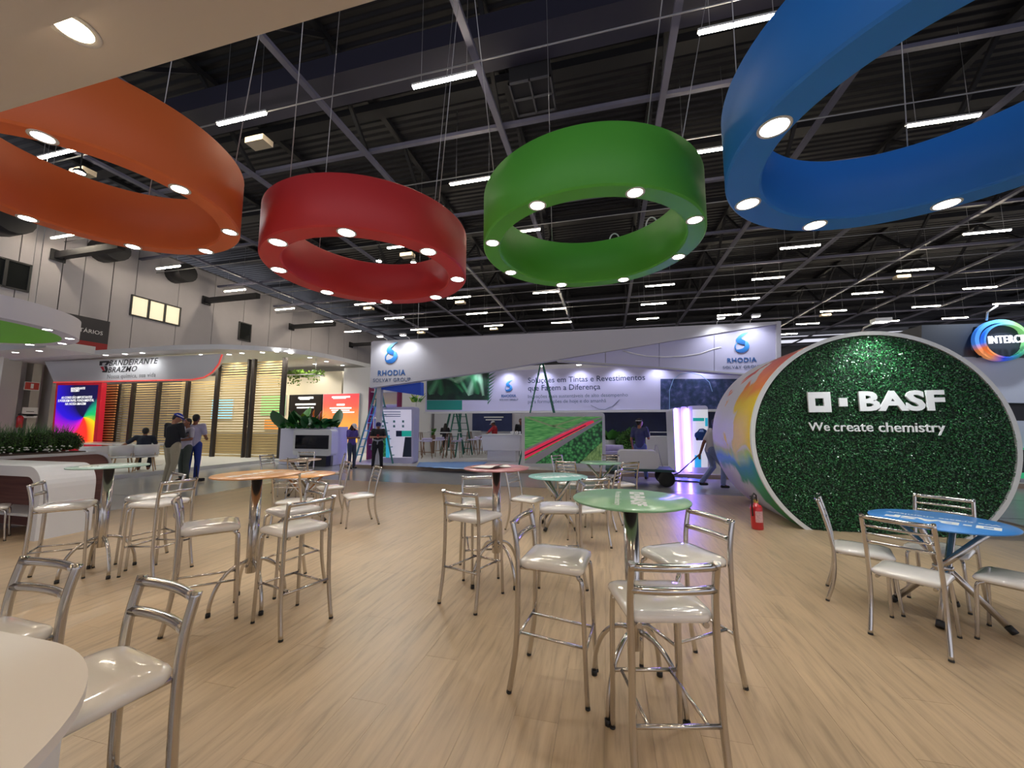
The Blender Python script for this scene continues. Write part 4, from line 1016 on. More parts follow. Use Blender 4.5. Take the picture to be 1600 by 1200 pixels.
BUSHP = vor_mat('bush_print', [(0, lin('6cb26a')), (0.35, lin('3c8a4a')), (0.75, lin('143c24'))], 11.0, (1, 1, 1), 0.2)
GRND = vor_mat('ground_print', [(0, lin('9ab87a')), (0.4, lin('7f9f5c')), (0.8, lin('567a44'))], 4.0, (4, 1, 2), 0.2)
def prn(poly, z_, m_, nm): MB().prism([qx(*q) for q in poly], z_, z_ + 0.004, WALLX).build(nm, m_, pb_)
prn([(820, 651), (941, 651), (941, 724), (820, 724)], 0.0, FIELD, 'field_print')
prn([(832, 724), (941, 658), (941, 724)], 0.004, BUSHP, 'bush_print')
prn([(905, 724), (941, 690), (941, 724)], 0.008, GRND, 'meadow_print')
prn([(820, 720), (941, 653.5), (941, 656.5), (836, 724), (820, 724)], 0.009, mat('track_print', lin('b4aeb8'), 0.5), 'track_print')
prn([(820, 704), (925, 656), (929, 659.5), (820, 717.5)], 0.012, mat('train_red', lin('d8264e'), 0.4, emit=lin('d8264e'), estr=0.4), 'train_print')
prn([(820, 711), (915, 664), (916, 665.2), (820, 713)], 0.016, mat('train_stripe', lin('5c1226'), 0.4), 'train_stripe')
prn([(820, 702), (912, 658.5), (941, 651.5), (941, 653), (911, 661), (820, 706)], 0.0125, mat('train_roof', lin('c4a8b0'), 0.4), 'train_roof')
prn([(824, 651), (865, 665), (890, 671), (888, 672.5), (862, 667), (820, 652.5)], 0.006, mat('path_print', lin('b8d89a'), 0.5), 'path_print')
prn([(862, 665), (912, 651), (915, 651), (866, 667)], 0.006, MATS['path_print'], 'path_print')
# --- info panel (light box) at left
IV = 13.1
ix0, ix1, iz1 = pv(593, 700, IV).x, pv(646, 700, IV).x, pv(615, 636, IV).z
ip = thing('info_panel', 'white lit info panel with teal blocks beside the woman in a navy cap', 'light box', ((ix0 + ix1) / 2, IV, PF))
w_, h_ = ix1 - ix0, iz1 - PF
MB().prism(round_rect(-w_ / 2, 0, w_ / 2, h_, 0.10), -0.4, 0, WALLX).build('case', LIL, ip)
PAN = mat('panel_lit', (0.7, 0.68, 0.8), 0.4, emit=(0.85, 0.80, 1.0), estr=0.28)
qx = lambda x, y: (pv(x, y, IV).x - (ix0 + ix1) / 2, pv(x, y, IV).z - PF)
def prn2(poly, z_, m_, nm, par=None): MB().prism([qx(*q) for q in poly], z_, z_ + 0.004, WALLX).build(nm, m_, par or ip)
R4 = lambda a_, b2, c_, d_: [(a_, b2), (c_, b2), (c_, d_), (a_, d_)]
prn2(R4(595, 640, 643, 715), 0.0, PAN, 'print_sheet')
TEALP = mat('panel_teal', lin('1fae9e'), 0.4, emit=lin('1fae9e'), estr=0.3); CYANP = mat('panel_cyan', lin('3cc6e2'), 0.4, emit=lin('3cc6e2'), estr=0.3)
prn2(R4(628, 673, 643, 682), 0.005, TEALP, 'teal_block'); prn2(R4(619, 673, 628, 682), 0.006, NAVYT, 'navy_block'); prn2(R4(603, 680, 609, 715), 0.005, CYANP, 'cyan_block')
prn2(R4(595, 676, 603, 714), 0.005, BUSHP, 'leaf_block'); prn2([(633, 683), (643, 683), (643, 714), (629, 714)], 0.006, mat('print_dark', lin('23304a'), 0.5), 'photo_block')
for y in (643, 647, 650): prn2(R4(598, y, 626, y + 1.0), 0.005, GREYT, 'print_line')
DOT = mat('dot_teal', lin('6f9fa0'), 0.5)
for x in (598.5, 616, 630):
    for y in (658.5, 666): prn2(R4(x - 1.6, y - 1.8, x + 1.6, y + 1.8), 0.005, DOT, 'icon_dot')
LEDB = mat('led_blue', (0.2, 0.2, 1), 0.4, emit=(0.22, 0.20, 1.0), estr=11)
LEDW = mat('led_violet', (0.6, 0.5, 1), 0.4, emit=(0.26, 0.16, 1.0), estr=24)
MB().box((-w_ / 2 - 0.06, 0.1, h_ / 2), (0.05, 0.05, h_ - 0.1)).build('led_strip', LEDB, ip)
# --- lit totem at right: two white fins with light strips and a lit print
TV_ = 12.55
tt = thing('lit_totem', 'white totem with violet light strips and a small car print', 'totem', (pv(1080, 700, TV_).x, TV_, PF))
x_ = lambda px: pv(px, 690, TV_).x - tt.location.x
tz = pv(1080, 634, TV_).z - PF
MB().prism(round_rect(x_(1054), 0, x_(1066), tz - 0.06, 0.06), -1.5, 0.0, WALLX).build('fin', GW, tt)
MB().prism(round_rect(x_(1066), 0, x_(1077), tz - 0.02, 0.06), -1.5, -0.06, WALLX).build('fin', GW, tt)
MB().prism(round_rect(x_(1077), 0, x_(1108), tz, 0.08), -1.5, 0.05, WALLX).build('body', GW, tt)
for px in (1057.5, 1075): MB().box((x_(px), -0.075 if px > 1070 else -0.02, tz / 2 - 0.02), (0.055, 0.05, tz - 0.15)).build('led_strip', LEDW, tt)
qx = lambda x, y: (pv(x, y, TV_).x - tt.location.x, pv(x, y, TV_).z - PF)
WPAN = mat('panel_white_lit', (0.7, 0.7, 0.7), 0.4, emit=(0.95, 0.96, 1.0), estr=0.35)
MB().prism([qx(*q) for q in R4(1081.5, 640, 1105, 730)], 0.051, 0.056, WALLX).build('print_sheet', WPAN, tt)
for nm, r4, m_ in (('teal_band', (1082, 653, 1099.5, 658), TEALP), ('cyan_block', (1101, 653, 1105, 666), CYANP), ('cyan_block', (1085, 711, 1095, 730), CYANP)):
    MB().prism([qx(*q) for q in R4(*r4)], 0.057, 0.060, WALLX).build(nm, m_, tt)
CARB = mat('car_blue', lin('2c4c74'), 0.3); CARL = mat('car_glass', lin('9fc0e0'), 0.2)
MB().prism([qx(*q) for q in ((1084.5, 681), (1085, 677), (1089, 674), (1092, 670), (1098, 669.5), (1103, 672), (1104, 680), (1102, 686), (1096, 688), (1088, 688))], 0.057, 0.061, WALLX).build('car_print', CARB, tt)
MB().prism([qx(*q) for q in ((1091, 674.5), (1093, 671.5), (1098, 671), (1099, 675))], 0.061, 0.063, WALLX).build('car_window_print', CARL, tt)
for x in (1088.5, 1099.5): MB().prism([qx(x + 2 * cos(a_), 686 + 2.2 * sin(a_)) for a_ in [pi * 2 * i / 8 for i in range(8)]][::-1], 0.061, 0.063, WALLX).build('car_wheel_print', BLACK, tt)
# --- plants and furniture in front of the navy wall
def big_leaf(L_, W_, bend, n=5):
    vs = []; m = MB()
    for i in range(n + 1):
        t_ = i / n; w2 = W_ * (sin(pi * min(1, t_ * 0.93 + 0.07)) ** 0.8) * 0.5 if t_ < 1 else 0.003
        y, z = L_ * t_ * (1 - 0.25 * bend * t_), L_ * (t_ * 0.9 - bend * t_ * t_ * 0.75)
        vs += [(-w2, y * 0.6, z), (0, y * 0.6, z - w2 * 0.25), (w2, y * 0.6, z)]
    return m._add(vs, [(3 * i + k, 3 * i + k + 1, 3 * i + k + 4, 3 * i + k + 3) for i in range(n) for k in (0, 1)], True)
LG1, LG2, LG3 = mat('leaf_dark', lin('1f5a2c'), 0.35, noise=0.2, nscale=4), mat('leaf_mid', lin('3f8a2f'), 0.35, noise=0.2, nscale=4), mat('leaf_yellow', lin('8aa82c'), 0.4, noise=0.2, nscale=4)
def leaf_clump(parent, n, L0, L1, rn_, mats, z=0.0, spread=0.2, wf=0.3, sx=1.0):
    proto_ = [[big_leaf(1.0, wf, b_).mesh('leaf', m_) for b_ in (0.2, 0.6, 0.95)] for m_ in mats]
    for k in range(n):
        o = bpy.data.objects.new('leaf', rn_.choice(rn_.choice(proto_))); col.objects.link(o); o.parent = parent
        s_ = rn_.uniform(L0, L1); o.scale = (s_, s_, s_); o.location = (rn_.uniform(-spread, spread) * sx, rn_.uniform(-spread, spread) * 0.5, z); o.rotation_euler = (rn_.uniform(-0.3, 0.2), rn_.uniform(-0.2, 0.2), rn_.uniform(0, 2 * pi))
for i, (x, y, n_, L_) in enumerate(((953, 716, 12, 1.0), (985, 716, 12, 1.1))):
    p = pz(x, y, PF); t = thing('potted_plant', ['leafy plant left of the white kettle, against the navy wall', 'leafy plant behind the man in the backward cap'][i], 'plant', (p.x, 16.6, PF), 0, 'plants against the navy wall')
    MB().lathe([(0, 0), (0.2, 0), (0.24, 0.8), (0, 0.8)], 14).build('pot', WHITE, t)
    leaf_clump(t, n_, 0.5, L_ * 0.75, rn, (LG1, LG2), 0.78, 0.12, 0.5)
p = pz(988, 716, PF); t = thing('round_bush', 'round clipped green bush in front of the navy wall', 'bush', (pv(987, 690, 16.0).x, 16.0, PF))
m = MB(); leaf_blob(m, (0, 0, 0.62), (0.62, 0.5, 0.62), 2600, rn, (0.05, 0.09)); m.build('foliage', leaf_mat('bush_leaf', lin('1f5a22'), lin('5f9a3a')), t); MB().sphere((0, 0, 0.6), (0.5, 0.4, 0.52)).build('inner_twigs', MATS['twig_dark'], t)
p = pv(966, 664, 15.5); tag(MB().lathe([(0, 0), (0.17, 0), (0.17, 0.38), (0.14, 0.42), (0.05, 0.44), (0, 0.44)], 16).build('white_canister', GW, None, (pz(965, 712, PF).x, pz(965, 712, PF).y, PF + 1.105)), 'white lidded canister on the high table near the navy wall', 'canister')
t = thing('white_armchair', 'low pale armchair under the high table near the navy wall', 'chair', (pv(958, 700, 14.0).x, 14.0, PF))
cushion(0.6, 0.55, 0.42, 0.10).build('seat', LSEAT, t); MB().tube(bow(-0.3, 0.3, -0.2, 0.62, -0.12), 0.09, 8, up=(0, 0, 1), flat=1.4).build('backrest', LSEAT, t)
for a_ in (-1, 1):
    for c_ in (-1, 1): MB().tube([(a_ * 0.26, c_ * 0.24, 0), (a_ * 0.2, c_ * 0.18, 0.42)], 0.016, 6).build('leg', OAK, t)
pr = pv(1037, 700, 13.6)
t = thing('white_cabinet', 'white rounded cabinet with a rail behind the cart', 'cabinet', (pr.x, 14.6, PF))
MB().prism(round_rect(-0.42, 0, 0.42, 1.02, 0.12), -0.5, 0, WALLX).build('body', WHITE, t)
MB().tube([(-0.3, 0.2, 1.02), (-0.3, 0.2, 1.16), (0.35, 0.2, 1.16), (0.35, 0.2, 1.02)], 0.012, 6).build('rail', TRIM, t)
t = thing('trestle', 'slim folding trestle leaning beside the white cabinet', 'trestle', (pv(1026, 710, 12.9).x, 12.9, PF))
for s_ in (-1, 1): MB().tube([(s_ * 0.18, -0.1, 0), (s_ * 0.02, 0.05, 0.8)], 0.014, 6).build('leg', WIRE, t)
MB().box((0.2, -0.12, 0.03), (0.2, 0.1, 0.06)).build('foot', LGRN, t)
# cart with white box
ct = thing('flat_cart', 'flat green cart with black tyres and a long pull handle', 'cart', (0.75, 10.75, 0))
MB().box((0, 0, 0.395), (1.66, 0.80, 0.06)).build('deck', mat('cart_green', lin('26504c'), 0.5), ct)
TYRE = mat('tyre', (0.015, 0.015, 0.016), 0.7)
for x in (-0.62, 0.64):
    for y in (-0.34, 0.34):
        o = MB().lathe([(0.09, -0.05), (0.18, -0.055), (0.20, -0.03), (0.20, 0.03), (0.18, 0.055), (0.09, 0.05)], 24).build('tyre', TYRE, ct); o.location = (x, y, 0.20); o.rotation_euler = (R(90), 0, 0)
        d = MB().lathe([(0, -0.035), (0.11, -0.035), (0.11, 0.035), (0, 0.035)], 16).build('hub', mat('hub_grey', (0.10, 0.10, 0.11), 0.5), o)
    MB().box((x, 0, 0.28), (0.06, 0.66, 0.18)).build('axle_bracket', MATS['cart_green'], ct)
hw_ = pv(1094, 709, 10.35) - Vector((0.75, 10.75, 0)); MB().tube([(0.86, -0.1, 0.28), (0.98, -0.13, 0.34), tuple(hw_ + Vector((0.03, 0, 0.03)))], 0.018, 6).build('handle', mat('handle_navy', lin('2a3a5c'), 0.4), ct)
tag(MB().prism(round_rect(-0.50, 0, 0.50, 0.45, 0.12), -0.33, 0.33, WALLX).build('white_case', mat('case_white', (0.78, 0.77, 0.82), 0.4), None, (0.74, 10.75, 0.426)), 'white rounded long case lying on the flat cart', 'case')
# blue cloths on the aisle in front of the platform
CLOTH = mat('blue_sheet', lin('6f9ad8'), 0.35)
def sheet(poly, label, z0=0.0):
    c = Vector((sum(q[0] for q in poly) / len(poly), sum(q[1] for q in poly) / len(poly)))
    n_ = 22; m = MB(); rn2 = random.Random(9); vs = []
    a_, b2, c2, d_ = [Vector(q) for q in poly]
    for i in range(n_ + 1):
        for j in range(7):
            p = a_.lerp(b2, i / n_).lerp(d_.lerp(c2, i / n_), j / 6); vs.append((p.x, p.y, z0 + 0.006 + 0.018 * rn2.random()))
    m._add(vs, [(i * 7 + j, (i + 1) * 7 + j, (i + 1) * 7 + j + 1, i * 7 + j + 1) for i in range(n_) for j in range(6)], True)
    o = m.build('plastic_sheet', CLOTH); md = o.modifiers.new('thickness', 'SOLIDIFY'); md.thickness = 0.004; md.offset = 1
    return tag(o, label, 'sheet', 'blue plastic sheets at the platform')
sheet([tuple(pz(650, 730, PF)[:2]), tuple(pz(745, 735, PF)[:2]), tuple(pz(762, 722, PF)[:2]), tuple(pz(655, 723, PF)[:2])], 'blue plastic sheet on the platform edge behind the red table', PF)
sheet([tuple(pz(1050, 751)[:2]), tuple(pz(1100, 754)[:2]), tuple(pz(1105, 750)[:2]), tuple(pz(1052, 746.5)[:2])], 'blue plastic sheet on the floor beside the cart')
# indoor plants at the left of the sign
for i, (x, v, lab) in enumerate(((651, 16.6, 'leafy plant hanging left of the leaf print'), (675, 18.0, 'potted green plant beside the stools'))):
    t = thing('leafy_plant', lab, 'plant', (pv(x, 600, v).x, v, PF if i else 2.4)); 
    if i: MB().lathe([(0, 0), (0.2, 0), (0.22, 0.9), (0, 0.9)], 12).build('pot', OAK, t)
    else: MB().tube([(0, 0, 0), (0, 0, 12.0)], 0.012, 5).build('hanger', WIRE, t)
    leaf_clump(t, 16, 0.4, 0.8, rn, (LG2, LG3), 0.9 if i else 0.2, 0.2, 0.3)

# ================================================================ SLATTED STAND AT LEFT
GV = 13.0
BW = mat('stand_white', (0.76, 0.76, 0.77), 0.5)
LWOOD = ramp_mat('light_slat', [(0, lin('a88a50')), (0.5, lin('d6bc82')), (1, lin('ecdcae'))], axis=0, scale=0, offset=0.5, noise=0.9, nscale=2, stretch=(0.4, 1, 8), rough=0.5)
DKW = mat('dark_post', lin('2a2420'), 0.5)
pl_ = struct(MB().box((-21.1, 13.4, 0.045), (14.9, 11.4, 0.13)).build('floor_podium', mat('podium_white', (0.66, 0.67, 0.64), 0.4)))
struct(MB().box((-11.9, 16.4, 0.045), (4.9, 6.2, 0.13)).build('floor_podium.001', MATS['podium_white']))
PG = 0.11
# canopy slab with curved right end
cp = thing('curved_canopy', 'white canopy slab with curved end over the slatted stand', 'canopy', (0, 0, 4.66))
edge = [(-28.6, 12.0), (-17.5, 12.0), (-15.6, 12.3), (-14.4, 12.9), (-13.5, 13.7), (-13.05, 14.4), (-12.8, 15.2), (-12.72, 16.5), (-12.65, 18.9)]
MB().prism(edge + [(edge[-1][0], 19.8), (-28.6, 19.8)], 0, 0.2).build('slab', BW, cp)
for x, y in ((410, 551), (432, 549.5), (447, 549), (454, 552), (484, 559), (492, 569), (510, 565), (535, 571), (378, 552), (358, 554)):
    p = pz(x, y, 4.65)
    d = MB().lathe([(0.09, 0.0), (0.12, 0.0), (0.12, -0.01), (0.09, -0.01)], 16, (p.x, p.y, 0), close=True).build('downlight', TRIM, cp)
    MB().lathe([(0.09, -0.005), (0, -0.005)], 16, (p.x, p.y, 0)).build('lens', LAMP, d)
    spot((p.x, p.y, 4.60), (p.x, p.y + 0.4, 0), 70, (1, 0.95, 0.86), 120, 0.8, 0.08)
for u in (-24.5, -22.0, -19.5, -17.6):  # added downlights, hidden behind the sign front, to brighten the slats
    d = MB().lathe([(0.09, 0.0), (0.12, 0.0), (0.12, -0.01), (0.09, -0.01)], 16, (u, 13.15, 0), close=True).build('downlight', TRIM, cp)
    MB().lathe([(0.09, -0.005), (0, -0.005)], 16, (u, 13.15, 0)).build('lens', LAMP, d)
    spot((u, 13.15, 4.60), (u, 13.6, 1.5), 110, (1, 0.93, 0.78), 130, 0.8, 0.08)
# lettered front
fa = thing('lettered_front', 'white sign front with black and red lettering over the slatted stand', 'sign', (0, GV - 0.3, 0))
FG = GV - 0.3
g = lambda x, y: P2(x, y, FG)
zc_ = 4.655
poly = [g(84, 596.5), g(300, 592.5), g(318, 589), g(331, 581), g(341, 568), g(346, 553), g(70, 562)]
poly = [(x, min(z, zc_)) for x, z in poly]
MB().prism(poly, -0.16, 0, WALLX).build('front', BW, fa)
eg = mat('red_edge', lin('d8605a'), 0.4, emit=lin('e0463e'), estr=0.5)
MB().tube([(x, 0.0, z) for x, z in [g(84, 597.5), g(200, 595.3), g(300, 593.3), g(319, 589.7), g(332, 581.5), g(342, 568.5), g(347, 554)]], 0.035, 6).build('edge_light', eg, fa)
INK = mat('print_black', (0.02, 0.02, 0.022), 0.5); REDP = mat('print_red', lin('c8283a'), 0.5)
def gline(body, x0, x1, y, m_, bold, nm, shear=0.0, par=None, v=FG, px_h=None):
    a_, b2 = pv(x0, y, v), pv(x1, y, v)
    return text(body, nm, m_, par or fa, (a_.x, -0.002, (a_.z + b2.z) / 2), width=b2.x - a_.x, height=(pv(x0, y - px_h / 2, v).z - pv(x0, y + px_h / 2, v).z) if px_h else None, extrude=0.006, bold=bold, align='LEFT', shear=shear, spacing=1.1)
gline('BANDEIRANTE', 171, 247, 565.5, INK, 0.012, 'name_lettering', 0.25, px_h=8.6)
gline('BRAZMO', 169, 214, 577, INK, 0.012, 'name_lettering', 0.25, px_h=8.6)
gline('Nossa química, sua vida', 168, 243, 588, mat('print_grey', (0.25, 0.25, 0.26), 0.5), 0.0, 'tagline_lettering')
lg = lambda pts: MB().prism([g(*q) for q in pts], 0, 0.008, WALLX)
lg([(156, 564.5), (170, 563.8), (172, 566), (167, 571), (163.5, 571), (167, 566.5), (160, 567), (159.5, 571), (155.5, 571)]).build('emblem', INK, fa)
lg([(157, 573), (162, 573), (164, 580.5), (160, 578)]).build('emblem_red', REDP, fa)
lg([(163, 572), (167, 572), (169, 577), (167, 582), (160, 581.6), (160, 579.6), (165, 579)]).build('emblem', INK, fa)
for x in (165, 195, 222):
    p = pv(x, 556, FG - 0.5); d = MB().lathe([(0.09, 0), (0.12, 0), (0.12, -0.01), (0.09, -0.01)], 14, (p.x, FG - 0.5, 0), close=True).build('downlight', TRIM, cp); MB().lathe([(0.09, -0.005), (0, -0.005)], 14, (p.x, FG - 0.5, 0)).build('lens', LAMP, d)
    spot((p.x, FG - 0.52, 4.60), (p.x, FG + 0.1, 2.9), 22, (0.96, 0.98, 1), 140, 0.9, 0.08)
# slatted screens: each post and each slat
SLV = 13.75
scr = thing('slat_screen', 'tall screen of pale horizontal wooden slats between dark posts', 'screen', (0, SLV, PG))
posts_px = [(181, 598), (207, 598), (246.5, 596), (292, 595), (340, 592), (388, 560), (393, 556), (444, 556)]
zt_of = lambda x: (3.42 if x < 330 else 4.34)
post_u = [pv(x, 650, SLV).x for x in (182, 207, 247, 292, 338, 386, 394, 442)]
for i, u in enumerate(post_u):
    hh = 3.45 if i < 4 else 4.34
    MB().box((u, -0.06, hh / 2), (0.15 if i != 5 else 0.08, 0.14, hh)).build('post', DKW, scr)
for i in range(len(post_u) - 1):
    if i == 5: continue
    u0, u1 = post_u[i] + 0.06, post_u[i + 1] - 0.06
    hh = 3.45 if i < 4 else 4.34; k = int(hh / 0.115)
    me = MB().box((0, 0, 0), (u1 - u0, 0.05, 0.062)).mesh('slat', LWOOD)
    for j in range(k):
        o = bpy.data.objects.new('slat', me); col.objects.link(o); o.parent = scr; o.location = ((u0 + u1) / 2, 0.03, 0.06 + j * 0.115)
# warm side fin left of the first post
sf = thing('slat_fin', 'narrow screen of orange lit wooden slats beside the colour wheel poster', 'screen', (pv(167, 650, 13.4).x, 13.4, PG))
OSL = mat('orange_slat', lin('c98a52'), 0.5); me = MB().box((0, 0, 0), (0.95, 0.06, 0.07)).mesh('slat', OSL)
MB().box((0, 0.12, 1.7), (1.05, 0.05, 3.45)).build('backing', DKW, sf)
for j in range(27):
    o = bpy.data.objects.new('slat', me); col.objects.link(o); o.parent = sf; o.location = (0.05, 0, 0.08 + j * 0.125)
# interior behind the slats: warm wall, counter, coloured panels
struct(MB().box((-19.0, 17.4, 2.2), (11.0, 0.15, 4.3)).build('wall_slat_stand', mat('cream_wall', (0.72, 0.66, 0.52), 0.6)))
struct(MB().box((-10.9, 17.4, 2.3), (5.0, 0.15, 4.4)).build('wall_screens', BW))
for i, (x0, y0, x1, y1, c_, lab) in enumerate(((322, 624, 352, 655, '8fd0ee', 'pale blue panel behind the slats'), (400, 618, 436, 648, '8fe08a', 'light green panel behind the slats'), (405, 655, 430, 672, 'f08a3c', 'orange panel behind the slats'))):
    a_, b2 = pv(x0, y0, 16.9), pv(x1, y1, 16.9)
    t = thing('wall_poster', lab, 'poster', ((a_.x + b2.x) / 2, 17.28, (a_.z + b2.z) / 2))
    MB().box((0, 0, 0), (b2.x - a_.x, 0.06, a_.z - b2.z)).build('panel', mat('panel_' + c_, lin(c_), 0.4, emit=lin(c_), estr=0.4), t)
    MB().box((0, 0.02, 0), (b2.x - a_.x + 0.06, 0.05, a_.z - b2.z + 0.06)).build('frame', WHITE, t)
t = thing('wood_counter', 'long pale wooden counter behind the slats', 'counter', (-17.5, 15.6, PG))
MB().box((0, 0, 0.5), (6.5, 0.7, 1.0)).build('body', mat('counter_oak', (0.52, 0.40, 0.22), 0.5, noise=0.15, nscale=3), t); MB().box((0, 0, 1.02), (6.7, 0.8, 0.05)).build('top', WHITE, t)
for u in (-22, -19, -16.5): spot((u, 15.0, 4.4), (u, 17.0, 0.8), 230, (1, 0.90, 0.70), 150, 0.9, 0.2)
# colour wheel poster on a red frame
PV = 12.95
po = thing('colour_poster', 'lit poster with a colour wheel swirl in a red frame', 'poster', (pv(118, 650, PV).x, PV, 0))
q = lambda x, y: (pv(x, y, PV).x - po.location.x, pv(x, y, PV).z)
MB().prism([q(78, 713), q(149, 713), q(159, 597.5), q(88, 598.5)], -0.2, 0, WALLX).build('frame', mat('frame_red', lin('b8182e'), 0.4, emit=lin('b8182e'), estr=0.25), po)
SW = bpy.data.materials.new('colour_wheel'); SW.use_nodes = True; nt = SW.node_tree; N = nt.nodes.new; L = nt.links.new
b = nt.nodes['Principled BSDF']; tc = N('ShaderNodeTexCoord'); sp = N('ShaderNodeSeparateXYZ'); L(tc.outputs['Object'], sp.inputs[0])
cx, cz = q(131, 652)
dx, dz = math_('SUBTRACT', sp.outputs[0], cx), math_('SUBTRACT', sp.outputs[2], cz)
ang = math_('ARCTAN2', dz, dx); rad = math_('SQRT', math_('ADD', math_('MULTIPLY', dx, dx), math_('MULTIPLY', dz, dz)))
fac = math_('FRACT', math_('ADD', math_('MULTIPLY', ang, 1 / (2 * pi)), math_('MULTIPLY_ADD', rad, 0.05, 1.0)))
wheel = ramp(fac, [(0.0, lin('a8d82a')), (0.06, lin('18c060')), (0.14, lin('12a078')), (0.2, lin('101048')), (0.42, lin('0c0c3a')), (0.56, lin('2a12d8')), (0.66, lin('e01ac0')), (0.72, lin('f02a3a')), (0.86, lin('f2331f')), (0.93, lin('f5a81a')), (1.0, lin('f0d81a'))])
L(wheel, b.inputs['Base Color']); L(wheel, b.inputs['Emission Color']); b.inputs['Emission Strength'].default_value = 0.7
MB().prism([q(83, 695), q(145, 694), q(154, 601.5), q(91.5, 602)], 0.005, 0.02, WALLX).build('print_sheet', SW, po)
GLOWT = mat('print_lit_white', (0.9, 0.9, 0.9), 0.5, emit=(1, 1, 1), estr=0.6)
def pline(body, x0, x1, y, bold):
    a_, b2 = pv(x0, y, PV), pv(x1, y, PV)
    text(body, 'print_line', GLOWT, po, (a_.x - po.location.x, -0.022, (a_.z + b2.z) / 2), width=b2.x - a_.x, extrude=0.004, bold=bold, align='LEFT')
pline('BANDEIRANTE', 112, 134, 607, 0.03); pline('BRAZMO', 112, 125, 610.5, 0.03)
pline('AS CORES SÃO IMPORTANTES', 97, 145, 620.5, 0.02); pline('E POSSUEM PAPEL FUNDAMENTAL', 92, 148, 625.8, 0.02); pline('NA NOSSA IMAGEM', 103, 135, 631, 0.02)
# white back wall screens
def wall_screen(x0, y0, x1, y1, m_, label, lines, nm):
    a_, b2 = pv(x0, y0, 17.2), pv(x1, y1, 17.2)
    t = thing(nm, label, 'screen', ((a_.x + b2.x) / 2, 17.26, (a_.z + b2.z) / 2)); w_, h_ = b2.x - a_.x, a_.z - b2.z
    MB().box((0, 0, 0), (w_, 0.09, h_)).build('bezel', BLACK if 'black' in label else WHITE, t); MB().box((0, -0.05, 0), (w_ * 0.98, 0.012, h_ * 0.985)).build('display', m_, t)
    for (fx, fz, fw, fh) in lines: MB().box((fx * w_, -0.058, fz * h_), (fw * w_, 0.004, fh * h_)).build('print_line', GLOWT, t)
wall_screen(452, 617, 502, 668, mat('screen_black', (0.012, 0.01, 0.012), 0.25), 'black wall screen with white lines behind the big leaves', [(0.0, 0.40, 0.45, 0.06), (-0.03, 0.36, 0.3, 0.04), (0, 0.2, 0.6, 0.05), (0, 0.1, 0.5, 0.04)], 'wall_screen')
ORS = ramp_mat('screen_orange', [(0, lin('e8b04a')), (0.4, lin('f09a48')), (0.75, lin('ee5a4c')), (1, lin('ee4a50'))], vec='Generated', axis=2, noise=0.35, nscale=2.5, rough=0.4, emit=0.6)
wall_screen(505, 615.5, 558.5, 692, ORS, 'red and orange wall screen with white lines beside the woman', [(0.0, 0.43, 0.5, 0.035), (-0.04, 0.405, 0.35, 0.025), (0, 0.27, 0.22, 0.04), (0, 0.2, 0.6, 0.03), (0, 0.155, 0.5, 0.025), (0.08, 0.115, 0.6, 0.025)], 'wall_screen')
a_ = pv(524, 657, 17.1); CYB = mat('cyan_blob', lin('3ad0ea'), 0.4, emit=lin('3ad0ea'), estr=0.5)
# hanging planter frame with vines
hv = 15.2; c_ = pv(470, 587, hv)
t = thing('hanging_planter', 'white hanging frame overgrown with trailing vines under the curved canopy', 'planter', (c_.x, hv, c_.z))
wd = pv(497, 587, hv).x - pv(441, 587, hv).x
for s_ in (-1, 1): MB().box((0, s_ * 0.35, 0), (wd, 0.05, 0.05)).build('frame_bar', TRIM, t); MB().box((s_ * wd / 2, 0, 0), (0.05, 0.7, 0.05)).build('frame_bar', TRIM, t)
for s_ in (-1, 1): MB().tube([(s_ * wd * 0.4, 0, 0), (s_ * wd * 0.4, 0, 4.67 - c_.z)], 0.01, 5).build('wire', WIRE, t)
m = MB()
for _ in range(26): leaf_blob(m, (rn.uniform(-wd / 2, wd / 2 + 0.15), rn.uniform(-0.4, 0.4), 0.10), (0.25, 0.2, 0.13), 26, rn, (0.08, 0.15), 0.2)
for _ in range(11):
    x, y, d_ = rn.uniform(-wd / 2, wd / 2 + 0.2), rn.uniform(-0.4, 0.4), rn.uniform(0.25, 0.65)
    leaf_blob(m, (x, y, -d_ / 2), (0.07, 0.07, d_ / 2), 14, rn, (0.07, 0.12), 0.2)
m.build('vines', leaf_mat('vine_leaf', lin('3f6a1f'), lin('9ac04a')), t)
# planter desk with large leaves and a monitor console
dv = 12.7; p0, p1 = pv(437, 700, dv), pv(521, 700, dv); zt2 = pv(480, 667, dv).z
t = thing('planter_desk', 'pale lilac planter box holding big tropical leaves', 'planter', ((p0.x + p1.x) / 2, dv, 0)); w_ = p1.x - p0.x
MB().box((0, 0.4, zt2 / 2), (w_, 0.8, zt2)).build('box', mat('lilac_box', (0.68, 0.67, 0.80), 0.5), t)
leaf_clump(t, 62, 0.55, 1.1, rn, (LG1, LG1, LG2), zt2 - 0.05, w_ * 0.42, 0.42)
leaf_clump(t, 4, 0.7, 0.95, rn, (LG3,), zt2 - 0.05, 0.4, 0.4)
m = MB()
for _ in range(40): leaf_blob(m, (rn.uniform(-w_ / 2, w_ / 2), rn.uniform(0.05, 0.6), zt2 + 0.08), (0.16, 0.14, 0.14), 14, rn, (0.07, 0.13), 0.3)
m.build('ground_leaves', HEDGE, t)
OFL = mat('flower_orange', lin('f07a2a'), 0.5); FLP = mat('flower_pink', lin('e89ac0'), 0.5)
for k in range(7):
    x, z_ = rn.uniform(-0.2, 0.5), zt2 + rn.uniform(0.2, 0.6)
    MB().tube([(x, 0.1, zt2), (x + 0.05, 0.08, z_), (x + 0.12, 0.05, z_ + 0.12)], [0.02, 0.035, 0.008], 6).build('flower', OFL if k < 5 else FLP, t)
